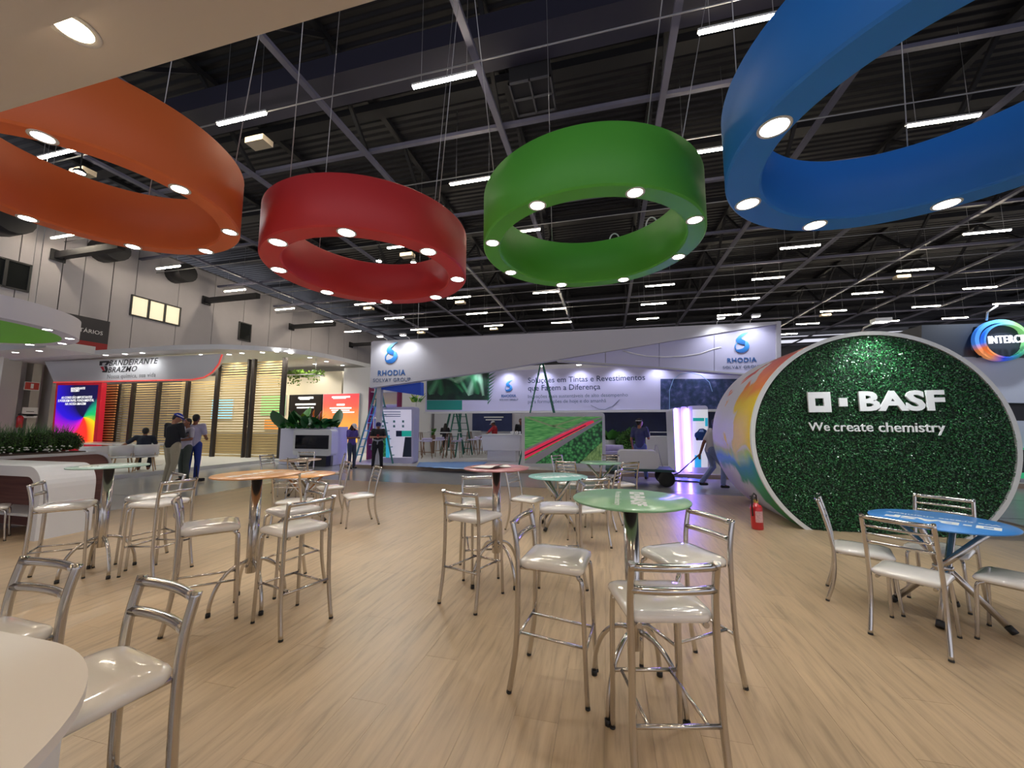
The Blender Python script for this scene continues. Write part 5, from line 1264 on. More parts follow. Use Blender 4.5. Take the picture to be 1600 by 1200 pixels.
cs = thing('monitor_console', 'white rounded console with a dark tilted monitor in front of the planter', 'console', (pv(487, 700, 12.2).x, 12.2, 0))
wc = pv(517, 700, 12.2).x - pv(457, 700, 12.2).x; zc2, zb2 = pv(487, 671, 12.2).z, pv(487, 712, 12.2).z
MB().prism(round_rect(-wc / 2, zb2, wc / 2, zc2, 0.12), -0.35, 0, WALLX).build('body', WHITE, cs)
MB().box((0, 0.2, zb2 / 2), (wc * 0.7, 0.25, zb2)).build('plinth', BLACK, cs)
MB().box((0, -0.012, (zb2 + zc2) / 2 + 0.02), (wc * 0.86, 0.03, (zc2 - zb2) * 0.52)).build('monitor', mat('monitor_black', (0.008, 0.009, 0.014), 0.06), cs)
# white meeting tables and shell chairs
t = thing('white_table', 'long white table with rounded end where the man sits', 'table', (-17.6, 10.4, PG))
MB().prism(round_rect(-2.4, -0.5, 2.4, 0.5, 0.45, 8), 0.72, 0.76).build('tabletop', WHITE_G, t)
for s_ in (-1.8, 1.8): MB().lathe([(0.3, 0), (0.3, 0.02), (0.05, 0.05), (0.04, 0.72)], 16, (s_, 0, 0)).build('pedestal', WHITE_G, t)
def shell_chair(loc, rz, label):
    t = thing('shell_chair', label, 'chair', loc, rz, 'white shell chairs with wooden legs')
    cushion(0.56, 0.50, 0.43, 0.05).build('seat', WHITE_G, t)
    n_ = 12; vs = []
    for i in range(n_ + 1):
        a_ = R(200 + 140 * i / n_)
        for z in (0.50, 0.66, 0.82):
            vs.append((0.34 * cos(a_), 0.06 + 0.34 * sin(a_) - 0.05 * (z - 0.5), z))
    o = MB()._add(vs, [(3 * i + k, 3 * i + 3 + k, 3 * i + 4 + k, 3 * i + 1 + k) for i in range(n_) for k in (0, 1)], True).build('backrest', WHITE_G, t)
    md = o.modifiers.new('shell', 'SOLIDIFY'); md.thickness = 0.02
    for s_ in (-1, 1): MB().tube([(s_ * 0.22, -0.16, 0.44), (s_ * 0.24, -0.18, 0.56)], 0.015, 6).build('bracket', OAKL, t)
    for a_ in (-1, 1):
        for c_ in (-1, 1): MB().tube([(a_ * 0.24, c_ * 0.22, 0), (a_ * 0.17, c_ * 0.16, 0.43)], [0.013, 0.02], 6).build('leg', OAKL, t)
    return t
OAKL = mat('oak_light', (0.58, 0.38, 0.20), 0.5)
s0 = shell_chair((pz(188, 738, PG).x, pz(188, 738, PG).y, PG), R(46), 'white shell chair left of the seated man')
copy_tree(s0, (pz(225, 736, PG).x, pz(225, 736, PG).y, PG), R(50), 'white shell chair the man in navy sits on')
copy_tree(s0, (pz(152, 741, PG).x, pz(150, 742, PG).y, PG), R(40), 'white shell chair half hidden by the planter end')
# far-left suspended canopy with green inside, and banner
rc = thing('oval_canopy', 'white suspended round canopy with lime green inside at the left edge', 'canopy', (-18.4, 5.8, 4.3))
WL = mat('canopy_lilac', (0.72, 0.70, 0.78), 0.5); LIME = mat('lime', lin('78d82a'), 0.5)
n_ = 96; m = MB().lathe([(3.25, 0), (3.25, 0.60), (3.2, 0.60), (2.88, 0.60), (2.88, 0.5), (2.88, 0.0)], n_, close=True, smooth=False); m.build('band', WL, rc)
MB().lathe([(2.87, 0.0), (2.87, 0.58)], n_).build('lime_lining', LIME, rc)
for k in range(14):
    a_ = 2 * pi * k / 14 + 0.1; x, y = 3.06 * cos(a_), 3.06 * sin(a_)
    d = MB().lathe([(0.10, 0.0), (0.13, 0.0), (0.13, -0.01), (0.10, -0.01)], 16, (x, y, 0), close=True).build('downlight', TRIM, rc)
    MB().lathe([(0.10, -0.005), (0, -0.005)], 16, (x, y, 0)).build('lens', LAMP, d)
for k in range(4): MB().tube([(3.06 * cos(k * pi / 2 + 0.4), 3.06 * sin(k * pi / 2 + 0.4), 0.6), (3.06 * cos(k * pi / 2 + 0.4), 3.06 * sin(k * pi / 2 + 0.4), 7.7)], 0.008, 5).build('cable', WIRE, rc)
for k in range(3): spot((-18.5 + 2.8 * cos(k * 2.1), 5.75 + 2.8 * sin(k * 2.1), 4.2), (-18.5, 6.5, 0), 90, (1, 0.95, 0.88), 130, 0.8, 0.1)
c_ = pv(84, 541, 9.6)
t = thing('soffit_slab', 'white soffit slab with downlights below the lime green canopy', 'canopy', (c_.x - 2.5, 9.6, c_.z - 0.05))
MB().box((0, 0.5, 0.12), (5.0, 1.4, 0.3)).build('slab', BW, t)
for s_ in (-1.4, -0.1, 1.3):
    d = MB().lathe([(0.09, -0.03), (0.12, -0.03), (0.12, -0.04), (0.09, -0.04)], 16, (s_, 0.2, 0), close=True).build('downlight', TRIM, t); MB().lathe([(0.09, -0.035), (0, -0.035)], 16, (s_, 0.2, 0)).build('lens', LAMP, d)
MB().box((-2.2, 0.5, -(c_.z - 0.05) / 2), (0.3, 0.5, c_.z - 0.08)).build('post', BW, t)
# hanging way-finding banner
bu = UW + 0.6; A_, B_ = pu(85, 488, bu), pu(172, 549, bu); A2, B2 = pu(85, 540, bu), pu(172, 500, bu)
t = thing('hanging_banner', 'dark grey hanging banner with red foot and white lettering on the wall', 'banner', (bu, (A_.y + B2.y) / 2, 0)); yw = (B2.y - A_.y)
zt3, zb3 = (A_.z + B2.z) / 2, (A2.z + B_.z) / 2
MB().box((0, 0, (zt3 + zb3) / 2 + 0.22), (0.05, yw, zt3 - zb3 - 0.45)).build('sheet', mat('banner_grey', lin('3c3a3e'), 0.6), t)
MB().box((0, 0, zb3 + 0.22), (0.052, yw, 0.45)).build('red_foot', mat('banner_red', lin('9c2a2c'), 0.6), t)
text('SANITÁRIOS', 'lettering', LET, t, (0.03, yw * 0.02, zt3 - 0.75), width=yw * 0.72, rot=(R(90), 0, R(90)), extrude=0.005, bold=0.0)
for s_ in (-1, 1): MB().tube([(0, s_ * yw * 0.46, zt3), (0, s_ * yw * 0.46, ZC + 0.1)], 0.02, 5).build('cable', DSTEEL, t)
# pilasters, exit sign, small plates, wall extinguisher at left
for i, (x0, x1, dd) in enumerate(((-20, 22, 1.2), (48, 62, 0.5), (76, 86, 1.0))):
    a_, b2 = pu(x0, 600, UW + 0.5), pu(x1, 600, UW + 0.5)
    struct(MB().box((UW + 0.3, (a_.y + b2.y) / 2, 2.9), (dd, b2.y - a_.y, 5.8)).build('trim_%d' % (i + 2), mat('pilaster', (0.50, 0.47, 0.42), 0.7)))
eu = UW + 1.0
p = pu(58, 603, eu); t = thing('exit_sign', 'small red fire point sign with white symbol on the left wall', 'sign', (UW + 0.6, p.y, p.z))
MB().box((0, 0, 0), (0.04, 0.55, 0.42)).build('plate', mat('plate_white', (0.8, 0.8, 0.8), 0.5), t); MB().box((0.022, 0, 0), (0.01, 0.49, 0.36)).build('field', mat('plate_red', lin('c03a30'), 0.5), t); MB().box((0.03, 0, 0), (0.01, 0.10, 0.24)).build('symbol', PRINT, t)
for i, (x, y, w_, h_) in enumerate(((55, 643, 0.55, 0.42), (55, 650, 0.5, 0.2))):
    p = pu(x, y, eu); t = thing('notice_plate', ['upper white notice on the left wall pillar', 'lower white notice on the left wall pillar'][i], 'notice', (UW + 0.6, p.y, p.z)); MB().box((0, 0, 0), (0.03, w_, h_)).build('plate', MATS['plate_white'], t)
    MB().box((0.018, 0, 0), (0.006, w_ * 0.5, 0.03)).build('print_line', INK, t)
p = pu(31, 657, UW + 1.1); t = thing('wall_extinguisher', 'red extinguisher hanging on the left wall above the grass', 'extinguisher', (UW + 1.1, p.y, p.z - 0.35))
MB().lathe([(0, 0), (0.11, 0), (0.11, 0.5), (0.05, 0.6), (0, 0.6)], 12).build('cylinder', RED, t); MB().box((0, 0, 0.64), (0.06, 0.15, 0.08)).build('valve', BLACK, t)

# ================================================================ DARK STAND AT RIGHT
IV2 = 13.0
ds = thing('dark_fascia', 'dark blue grey fascia behind the tank at right', 'fascia', (0, IV2, 0))
DB = mat('dark_blue_grey', lin('2a3342'), 0.45)
MB().prism([P2(1440, 508, IV2), P2(1440, 556, IV2), P2(1760, 560, IV2), P2(1760, 500, IV2)], -3.0, 0, WALLX).build('band', DB, ds)
MB().prism([P2(1455, 556, IV2), P2(1455, 627, IV2), P2(1760, 632, IV2), P2(1760, 560, IV2)], -2.9, -0.06, WALLX).build('white_wall', mat('wall_ice', (0.62, 0.67, 0.80), 0.5), ds)
MB().prism([P2(1455, 626, IV2), P2(1455, 655, IV2), P2(1760, 660, IV2), P2(1760, 631, IV2)], -2.8, -0.3, WALLX).build('dark_recess', mat('recess_black', (0.01, 0.01, 0.014), 0.5), ds)
MB().prism([P2(1455, 655, IV2), P2(1455, 735, IV2), P2(1760, 745, IV2), P2(1760, 660, IV2)], -2.9, -0.08, WALLX).build('lower_wall', MATS['wall_ice'], ds)
sr = thing('low_screen', 'dark green framed screen low at the right picture edge', 'screen', (pv(1620, 720, 12.6).x, 12.6, 0))
w_ = 2 * (pv(1620, 720, 12.6).x - pv(1589, 720, 12.6).x); z0, z1 = pv(1600, 748, 12.6).z, pv(1600, 700, 12.6).z
MB().box((0, 0.1, (z0 + z1) / 2), (w_, 0.1, z1 - z0)).build('frame', mat('screen_green', lin('1f8a5c'), 0.4, emit=lin('2fbf80'), estr=0.4), sr)
MB().box((0, 0.04, (z0 + z1) / 2 + 0.05), (w_ - 0.1, 0.03, (z1 - z0) * 0.75)).build('display', mat('screen_dark', lin('14231f'), 0.2), sr)
MB().box((0, 0.1, z0 / 2), (w_, 0.25, max(0.05, z0))).build('plinth', mat('plinth_grey', (0.35, 0.36, 0.38), 0.5), sr)
cI = pv(1563, 532, 12.85)
rs = thing('ring_sign', 'round ring sign in blue, orange and green with white lettering', 'sign', (cI.x, 12.8, cI.z))
def ringpart(r0, r1, dx, dz, m_, nm, y, a0=0, a1=360, sx=1.0):
    n_ = 48; vs = []
    for i in range(n_ + 1):
        a_ = R(a0 + (a1 - a0) * i / n_)
        for r_ in (r0, r1):
            for yy in (y, y + 0.12): vs.append((dx + sx * r_ * cos(a_), yy, dz + r_ * sin(a_)))
    f = []
    for i in range(n_):
        o_ = 4 * i
        f += [(o_, o_ + 2, o_ + 6, o_ + 4), (o_ + 3, o_ + 1, o_ + 5, o_ + 7), (o_ + 2, o_ + 3, o_ + 7, o_ + 6), (o_ + 1, o_, o_ + 4, o_ + 5)]
    MB()._add(vs, f).build(nm, m_, rs)
WH = bpy.data.materials.new('sign_ring_colours'); WH.use_nodes = True; nt = WH.node_tree; N = nt.nodes.new; L = nt.links.new
b = nt.nodes['Principled BSDF']; tc = N('ShaderNodeTexCoord'); sp = N('ShaderNodeSeparateXYZ'); L(tc.outputs['Object'], sp.inputs[0])
f_ = math_('FRACT', math_('MULTIPLY_ADD', math_('ARCTAN2', sp.outputs[2], sp.outputs[0]), 1 / (2 * pi), 1.0))
cw = ramp(f_, [(0.0, lin('8fe08a')), (0.14, lin('9ae88a')), (0.27, lin('5aa8f0')), (0.42, lin('2f7ae8')), (0.52, lin('4a8aea')), (0.57, lin('e8844a')), (0.66, lin('f09a5a')), (0.74, lin('2a4ad8')), (0.85, lin('2a8a7a')), (1.0, lin('8fe08a'))])
L(cw, b.inputs['Base Color']); L(cw, b.inputs['Emission Color']); b.inputs['Emission Strength'].default_value = 0.35
rp = pv(1600, 532, 12.85).x - cI.x; RR = (pv(1563, 499, 12.85).z - pv(1563, 564, 12.85).z) / 2
ringpart(RR * 0.84, RR, 0, 0, WH, 'outer_ring', 0.0, sx=1.02)
ringpart(RR * 0.77, RR * 0.84, RR * 0.10, RR * -0.04, WH, 'inner_ring', -0.05)
text('INTERCROMA', 'lettering', mat('lit_letter', (0.9, 0.9, 0.95), 0.4, emit=(0.9, 0.92, 1), estr=0.6), rs, (pv(1539, 532, 12.8).x - cI.x, -0.08, 0.0), width=(pv(1600, 532, 12.8).x - pv(1539, 532, 12.8).x) * 1.5, height=(pv(1563, 526, 12.8).z - pv(1563, 538, 12.8).z), extrude=0.04, bold=0.008, align='LEFT', spacing=1.1)
MB().box((0, 0.16, 0), (RR * 1.5, 0.12, RR * 1.5)).build('back_plate', DB, rs)
MB().tube([(pv(1547, 499, 12.8).x - cI.x, 0.1, pv(1547, 499, 12.8).z - cI.z), (pv(1543, 488, 12.8).x - cI.x, 0, pv(1543, 488, 12.8).z - cI.z), (pv(1547, 481, 12.8).x - cI.x, -0.2, pv(1547, 481, 12.8).z - cI.z)], 0.025, 6).build('lamp_arm', TRIM, rs)
spot((cI.x, 12.0, cI.z + 1.4), (cI.x - 0.6, 13, cI.z - 1.2), 160, (0.9, 0.95, 1), 120, 0.9, 0.1)

# ================================================================ PEOPLE
def skin_union(m, name, material, parent, voxel, smooth=3):
    """one continuous surface grown over overlapping tapered volumes"""
    o = bpy.data.objects.new(name, m.mesh(name, material))
    md = o.modifiers.new('r', 'REMESH'); md.mode = 'VOXEL'; md.voxel_size = voxel; md.use_smooth_shade = True
    sm = o.modifiers.new('s', 'SMOOTH'); sm.factor = 0.5; sm.iterations = smooth
    me = evaluated_mesh(o); col.objects.link(o)
    me.materials.clear(); me.materials.append(material); me.name = name
    me.polygons.foreach_set('use_smooth', [True] * len(me.polygons))
    old = o.data; o.modifiers.clear(); o.data = me; bpy.data.meshes.remove(old)
    if parent: o.parent = parent
    return o
def cap_(m, a, ra, b, rb, n=10):
    a, b = Vector(a), Vector(b)
    m.tube([a, b], [ra, rb], n); m.sphere(a, ra, n, 6); m.sphere(b, rb, n, 6)
SKINS = {'light': mat('skin_light', lin('b98468'), 0.55), 'brown': mat('skin_brown', lin('7a4a36'), 0.55), 'mid': mat('skin_mid', lin('98664c'), 0.55)}
HAIR = mat('hair_dark', (0.012, 0.008, 0.006), 0.5)
EYE = mat('eye_white', (0.7, 0.7, 0.7), 0.3); LIP = mat('lip', lin('8a4a42'), 0.5)
BASE = dict(pelvis=(0, 0, .95), waist=(0, 0, 1.10), chest=(0, 0, 1.30), neck=(0, -.01, 1.46), head=(0, .025, 1.595),
            shl=(-.175, 0, 1.41), shr=(.175, 0, 1.41), ell=(-.235, -.03, 1.13), elr=(.235, -.03, 1.13), wrl=(-.245, .07, .90), wrr=(.245, .07, .90),
            hpl=(-.09, 0, .92), hpr=(.09, 0, .92), knl=(-.10, .03, .50), knr=(.10, .03, .50), anl=(-.105, -.01, .085), anr=(.105, -.01, .085))
def hand(m, wr, el, side, grip):
    wr, el = Vector(wr), Vector(el); d = (wr - el).normalized()
    up = Vector((0, 0, 1)); s_ = d.cross(up)
    if s_.length < 0.2: s_ = Vector((1, 0, 0))
    s_.normalize(); n_ = s_.cross(d)
    pc = wr + d * 0.05
    cap_(m, wr, 0.026, pc, 0.030, 8); m.sphere(pc + d * 0.012, (0.03, 0.03, 0.03), 8, 6)
    for k, (off, L_) in enumerate(((-0.027, 0.062), (-0.010, 0.074), (0.009, 0.070), (0.026, 0.055))):
        b0 = pc + d * 0.025 + s_ * off; b1 = b0 + d * L_ * 0.55 - n_ * (0.012 + grip * 0.02); b2 = b1 + d * L_ * (0.45 - 0.3 * grip) - n_ * (0.012 + grip * 0.025)
        cap_(m, b0, 0.0105, b1, 0.0098, 6); cap_(m, b1, 0.0098, b2, 0.0085, 6)
    t0 = wr + d * 0.025 + s_ * side * 0.028; t1 = t0 + d * 0.03 + s_ * side * 0.022 - n_ * 0.012; t2 = t1 + d * 0.03 - n_ * 0.014
    cap_(m, t0, 0.013, t1, 0.011, 6); cap_(m, t1, 0.011, t2, 0.009, 6)
def person(label, loc, facing, h, pose, skin='mid', shirt=None, sleeve='short', trousers=None, shoe=(0.01, 0.01, 0.011), hair='short', cap=None, tilt=0.0, build=1.0, extras=None, turn=0.0, visor=1):
    t = thing('person', label, 'person', loc, R(facing - 90)); k = h / 1.72; t.scale = (k, k, k)
    J = {a: Vector(b) for a, b in BASE.items()}
    for a, b in pose.items(): J[a] = Vector(b)
    sk = SKINS[skin]; B = build
    m = MB()
    hd = J['head']; T = Matrix.Rotation(turn, 4, 'Z') @ Matrix.Rotation(-tilt, 4, 'X')
    hp = lambda x, y, z: hd + (T @ Vector((x, y, z)))
    # body, one surface: trunk, limbs, neck, head with face, hands
    cap_(m, J['pelvis'], .115 * B, J['waist'], .105 * B); cap_(m, J['waist'], .105 * B, J['chest'], .12 * B)
    for s in 'lr': cap_(m, J['chest'] + Vector((0, 0, .05)), .085, J['sh' + s], .058); cap_(m, J['sh' + s], .052, J['el' + s], .040); cap_(m, J['el' + s], .040, J['wr' + s], .026)
    for s in 'lr': cap_(m, J['hp' + s], .085 * B, J['kn' + s], .055); cap_(m, J['kn' + s], .053, J['an' + s], .036); cap_(m, J['an' + s], .036, J['an' + s] + Vector((0, .10, -.045)), .028)
    cap_(m, J['chest'] + Vector((0, 0, .1)), .06, J['neck'], .052); cap_(m, J['neck'], .052, hp(0, -.015, -.06), .05)
    m.sphere(hp(0, 0, .02), (.074, .092, .098), 14, 10, T); m.sphere(hp(0, .022, -.045), (.056, .066, .062), 12, 8, T)
    cap_(m, hp(0, .088, .012), .011, hp(0, .104, -.022), .015, 6)
    for s in (-1, 1): m.sphere(hp(s * .076, -.005, -.005), (.012, .022, .032), 8, 6, T)
    hand(m, J['wrl'], J['ell'], 1, 0.7); hand(m, J['wrr'], J['elr'], -1, 0.7)
    skin_union(m, 'body', sk, t, 0.0125, 2)
    for s in (-1, 1): MB().sphere(hp(s * .03, .083, .012), .011, 8, 6).build('eye', EYE, t)
    MB().sphere(hp(0, .088, -.05), (.024, .008, .007), 8, 6, T).build('mouth', LIP, t)
    # clothes
    if shirt:
        m = MB(); e = .014
        cap_(m, J['pelvis'] + Vector((0, 0, .02)), .128 * B + e, J['waist'], .115 * B + e); cap_(m, J['waist'], .115 * B + e, J['chest'], .128 * B + e)
        for s in (-1, 1): m.sphere(J['pelvis'].lerp(J['chest'], .55) + Vector((s * .05, 0, 0)), (.10 * B, .10 * B, .22), 10, 8)
        for s in 'lr':
            cap_(m, J['chest'] + Vector((0, 0, .045)), .10, J['sh' + s], .072)
            if sleeve == 'long': cap_(m, J['sh' + s], .068, J['el' + s], .055); cap_(m, J['el' + s], .055, J['wr' + s], .040)
            else: cap_(m, J['sh' + s], .068, J['sh' + s].lerp(J['el' + s], .72), .060)
        skin_union(m, 'shirt', shirt, t, 0.016, 4)
    if trousers:
        m = MB()
        cap_(m, J['pelvis'] + Vector((0, 0, -.01)), .125 * B, J['pelvis'].lerp(J['waist'], .35), .118 * B)
        for s in 'lr': cap_(m, J['hp' + s], .100 * B, J['kn' + s], .070); cap_(m, J['kn' + s], .068, J['an' + s] + Vector((0, 0, .015)), .058)
        skin_union(m, 'trousers', trousers, t, 0.016, 4)
    SHM = mat('shoe_%d' % int(shoe[0] * 1000), shoe, 0.5)
    for s in 'lr':
        m = MB(); a = J['an' + s]; cap_(m, a + Vector((0, -.03, -.04)), .042, a + Vector((0, .12, -.048)), .036, 8); cap_(m, a + Vector((0, 0, 0)), .045, a + Vector((0, .02, -.03)), .045, 8)
        skin_union(m, 'shoe', SHM, t, 0.014, 2)
    m = MB()
    m.sphere(hp(0, -.018, .040), (.083, .092, .090), 12, 8, T)
    m.sphere(hp(0, -.048, -.005), (.070, .055, .075), 10, 8, T)
    if hair == 'long':
        cap_(m, hp(0, -.06, 0), .075, J['neck'] + Vector((0, -.07, -.02)), .085); cap_(m, J['neck'] + Vector((0, -.07, -.02)), .085, J['chest'] + Vector((0, -.115, .0)), .06)
        for s in (-1, 1): cap_(m, hp(s * .065, 0, -.02), .035, J['neck'] + Vector((s * .09, .03, -.06)), .04)
    skin_union(m, 'hair', HAIR, t, 0.016, 2)
    if cap:
        c = MB(); n_ = 16; vs = []
        for i in range(7):
            a = R(90 * i / 6)
            for j in range(n_): g_ = 2 * pi * j / n_; vs.append(hp(.094 * cos(a) * cos(g_), -.008 + .103 * cos(a) * sin(g_), .045 + .088 * sin(a)))
        c._add(vs, [(i * n_ + j, i * n_ + (j + 1) % n_, (i + 1) * n_ + (j + 1) % n_, (i + 1) * n_ + j) for i in range(6) for j in range(n_)], True)
        co = c.build('cap', cap, t)
        br = MB(); v2 = []
        for i in range(9):
            a = R(20 + 140 * i / 8); v2 += [hp(.085 * cos(a), visor * (.095 * sin(a)) - .008, .048), hp(.098 * cos(a), visor * (.085 + .085 * sin(a)), .030)]
        bo = br._add(v2, [(2 * i, 2 * i + 1, 2 * i + 3, 2 * i + 2) for i in range(8)], True).build('visor', cap, co)
        md = bo.modifiers.new('t', 'SOLIDIFY'); md.thickness = 0.006
    if extras: extras(t, J, hp)
    return t, J
def held(t, J, name, label, cat, size, m_):
    """a thing held between the two wrists, in world space"""
    a = (J['wrl'] + J['wrr']) / 2 + ((J['wrl'] - J['ell']).normalized() + (J['wrr'] - J['elr']).normalized()) * 0.045
    M = Matrix.Translation(t.location) @ Matrix.Rotation(t.rotation_euler.z, 4, 'Z') @ Matrix.Scale(t.scale[0], 4)
    o = thing(name, label, cat, M @ a, t.rotation_euler.z)
    MB().box((0, 0, 0.02), size, M=Matrix.Rotation(R(-40), 4, 'X')).build('body', m_, o)
    MB().box((0, -0.0035, 0.024), (size[0] * 0.9, size[1], size[2] * 0.9), M=Matrix.Rotation(R(-40), 4, 'X')).build('display', mat('phone_glass', (0.10, 0.11, 0.14), 0.1), o)
PHONE = dict(ell=(-.225, .04, 1.15), elr=(.225, .04, 1.15), wrl=(-.075, .26, 1.17), wrr=(.075, .26, 1.17))
CL = lambda n, c, r=0.8: mat('cloth_' + n, lin(c) if isinstance(c, str) else c, r, noise=0.12, nscale=9, bump=0.15)
def gp(x, y, z=0.0): p = pz(x, y, z); return (p.x, p.y, z)
# three men in the aisle at left
STR = CL('blue_cap', '2a3fb0')
def white_band(t, J, hp): MB().tube([hp(.09 * cos(a), -.008 + .10 * sin(a), .075) for a in [R(q) for q in range(-30, 211, 20)]], 0.010, 5).build('cap_band', PRINT, t)
a, J = person('standing man in black sweater, beige trousers and blue cap, looking at a phone', gp(264, 757), 98, 1.86, dict(PHONE, head=(0, .06, 1.58), knl=(-.11, .06, .5), anr=(.11, -.12, .09), knr=(.11, -.02, .5)), 'light', CL('black_sweater', (0.012, 0.013, 0.016)), 'long', CL('beige', 'b0a88f'), cap=STR, tilt=0.5, turn=-0.8, build=1.12, extras=white_band)
held(a, J, 'phone', 'phone held by the man in the blue cap', 'phone', (0.075, 0.008, 0.15), BLACK)
def chest_print(t, J, hp):
    for z, w_ in ((1.33, .16), (1.29, .12)): MB().box((0, .150, z), (w_, .006, .012)).build('shirt_print', INK, t)
person('standing man in white T-shirt and grey trousers behind the black sweater', gp(286, 752.5), -95, 1.72, dict(ell=(-.23, .03, 1.15), wrl=(-.12, .25, 1.12)), 'mid', CL('white_tee', 'c8c4d0'), 'short', CL('grey_green', '4c5650'), extras=chest_print)
person('standing man in pale checked shirt and blue jeans, seen from behind', gp(298, 751), 120, 1.84, dict(elr=(.22, .05, 1.14), wrr=(.16, .26, 1.10)), 'mid', CL('checked', 'b8b4cc'), 'short', CL('jeans_blue', '2a3f8c'))
pt = gp(307, 752); t = thing('push_broom', 'long handled push broom beside the men in the aisle', 'broom', pt)
MB().tube([(0, 0, 0.08), (-0.45, 0.25, 1.0)], 0.014, 6).build('handle', BLACK, t); MB().box((0.02, 0, 0.05), (0.40, 0.10, 0.08)).build('brush_head', BLACK, t)
# seated man
sp_ = pz(221, 736, PG)
person('seated man in navy shirt, seen from behind at the white table', (sp_.x, sp_.y, PG), 140, 1.78, dict(pelvis=(0, -.03, .55), waist=(0, -.04, .70), chest=(0, .0, .90), neck=(0, .03, 1.05), head=(0, .07, 1.17), shl=(-.19, .0, 1.0), shr=(.19, .0, 1.0), ell=(-.42, .08, .80), wrl=(-.55, .28, .74), elr=(.27, .05, .76), wrr=(.18, .30, .74),
       hpl=(-.10, 0, .53), hpr=(.10, 0, .53), knl=(-.14, .42, .52), knr=(.14, .42, .52), anl=(-.13, .38, .085), anr=(.10, .34, .085)), 'mid', CL('navy_shirt', '1c2233'), 'short', CL('dark_trousers', '20242c'), build=1.25, shoe=(0.20, 0.07, 0.03))
# two women at the platform edge
a, J = person('woman in white cap with long dark hair, purple top and grey jeans', gp(548, 732.5), -12, 1.60, dict(PHONE, head=(0, .07, 1.575), knl=(-.10, .05, .5), anl=(-.12, .02, .085), anr=(.13, .05, .085)), 'brown', CL('purple_top', '5a4a9c'), 'short', CL('grey_jeans', '3c4660'), hair='long', cap=CL('white_cap', 'd8d4d4'), tilt=0.6)
held(a, J, 'phone', 'phone held by the woman in the white cap', 'phone', (0.075, 0.008, 0.15), PRINT)
def jacket(t, J, hp):
    m = MB(); pts = [(.155 * cos(a_), .145 * sin(a_), 1.04 + .015 * sin(3 * a_)) for a_ in [2 * pi * i / 18 for i in range(19)]]
    m.tube(pts, 0.032, 8); skin_union(m, 'tied_jacket', CL('grey_jacket', '8f93a0'), t, 0.014, 2)
    m = MB(); cap_(m, (.16, -.04, 1.03), .035, (.20, -.05, .72), .05); cap_(m, (0, .15, 1.03), .03, (.02, .17, .90), .02); skin_union(m, 'jacket_sleeve', CL('grey_jacket', '8f93a0'), t, 0.014, 2)
a, J = person('woman in navy cap and black clothes with a grey jacket tied round her waist', gp(589, 732.5), -58, 1.64, dict(PHONE, head=(0, .05, 1.58), ell=(-.26, .04, 1.15), elr=(.26, .04, 1.15), anl=(-.15, 0, .085), anr=(.15, 0, .085), knl=(-.13, .03, .5), knr=(.13, .03, .5)), 'light', CL('black_tee', (0.012, 0.012, 0.016)), 'short', CL('black_trousers', (0.010, 0.011, 0.018)), cap=CL('navy_cap', '1a1c58'), tilt=0.35, build=1.2, extras=jacket)
held(a, J, 'phone', 'red phone held by the woman in the navy cap', 'phone', (0.08, 0.008, 0.16), mat('phone_red', lin('b02838'), 0.4))
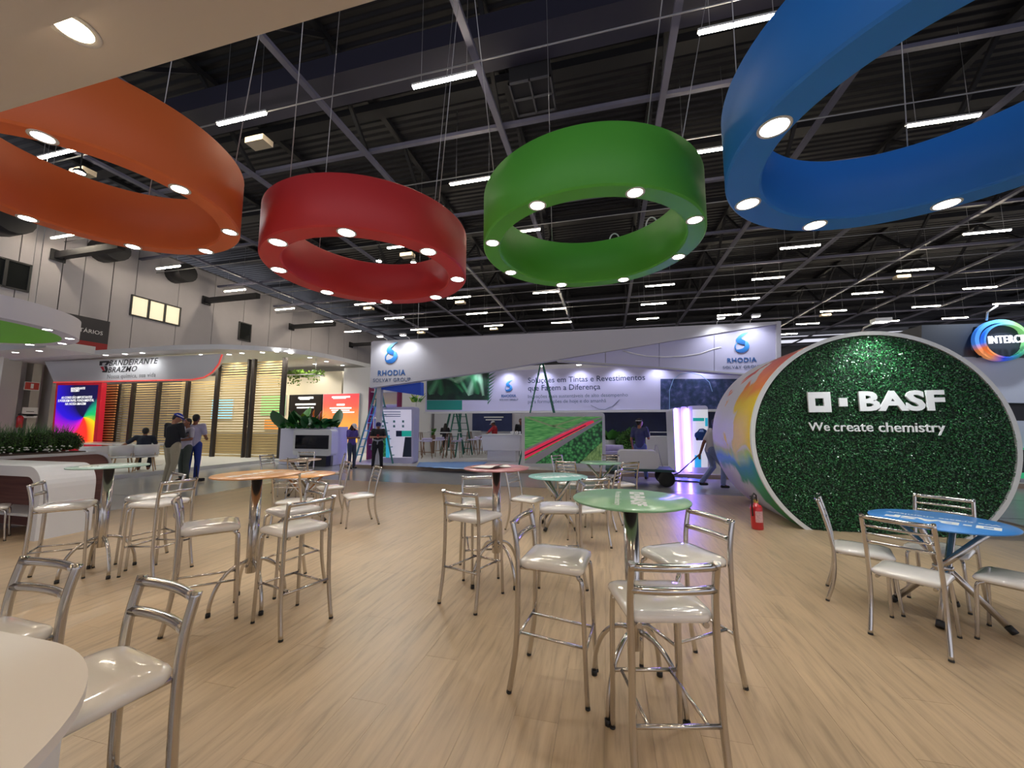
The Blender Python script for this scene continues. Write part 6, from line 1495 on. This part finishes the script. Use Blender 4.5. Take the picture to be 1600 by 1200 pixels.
# behind the bar
p = pv(771, 690, 15.6)
person('person in red shirt and white cap reaching over the white bar', (p.x, 15.75, PF), 185, 1.62, dict(ell=(-.30, .28, 1.12), wrl=(-.34, .50, .98), head=(0, .07, 1.56)), 'brown', CL('red_shirt', 'a82430'), 'short', CL('dark_trousers', '20242c'), cap=CL('white_cap', 'd8d4d4'), tilt=0.4)
p = pv(812, 690, 16.2)
person('person in black standing behind the right end of the white bar', (p.x, 16.4, PF), -80, 1.70, {}, 'brown', CL('black_tee', (0.012, 0.012, 0.016)), 'short', CL('dark_trousers', '20242c'))
p = pz(690, 711, PF)
person('woman in black jacket sitting on a stool inside the stand', (p.x, p.y + 0.35, PF), 100, 1.62, dict(pelvis=(0, -.03, .86), waist=(0, -.03, 1.0), chest=(0, .02, 1.19), neck=(0, .04, 1.34), head=(0, .08, 1.46), shl=(-.165, .02, 1.30), shr=(.165, .02, 1.30), ell=(-.24, .1, 1.05), wrl=(-.12, .32, 1.05), elr=(.24, .1, 1.05), wrr=(.12, .32, 1.05), hpl=(-.09, 0, .84), hpr=(.09, 0, .84), knl=(-.12, .36, .80), knr=(.12, .36, .80), anl=(-.12, .30, .40), anr=(.12, .30, .40)), 'light', CL('black_jacket', (0.013, 0.012, 0.014)), 'long', CL('dark_trousers', '20242c'), hair='long')
# man beside the cart and man pulling it
def cap_back(t, J, hp): MB().tube([hp(.09 * cos(a), -.008 + .10 * sin(a), .06) for a in [R(q) for q in range(180, 361, 20)]], 0.012, 5).build('cap_band', PRINT, t)
person('man in grey blue T-shirt and backward cap standing behind the cart', gp(1002, 748.5), 70, 1.72, dict(elr=(.23, .06, 1.15), wrr=(.10, .28, 1.28), anl=(-.13, 0, .085), anr=(.14, 0, .085)), 'mid', CL('grey_blue_tee', '3c4066'), 'short', CL('jeans_mid', '5c6c9c'), cap=CL('red_black_cap', '2a2230'), visor=-1, turn=-0.6, extras=cap_back)
mp = gp(1113, 762); M_ = (Matrix.Translation(mp) @ Matrix.Rotation(R(12 - 90), 4, 'Z')).inverted()
hw = pv(1094, 709, 10.35)
hl = M_ @ hw
person('man in white shirt and pale jeans pulling the cart, head behind the tank', mp, 12, 1.72, dict(pelvis=(0, .02, .93), chest=(0, .10, 1.28), neck=(0, .14, 1.44), head=(0, .18, 1.57), waist=(0, .05, 1.08), shl=(-.17, .10, 1.39), shr=(.17, .10, 1.39), ell=tuple(Vector((-.17, .10, 1.39)).lerp(hl, .52) + Vector((-.02, -.03, -.02))), wrl=tuple(hl), elr=(.24, .02, 1.12), wrr=(.22, .25, 1.0),
       knl=(-.10, .10, .50), anl=(-.10, -.20, .12), knr=(.10, .26, .52), anr=(.10, .22, .085)), 'brown', CL('white_shirt', 'c4c0cc'), 'short', CL('pale_jeans', '7f8db4'))

bpy.data.scenes.remove(TMP)
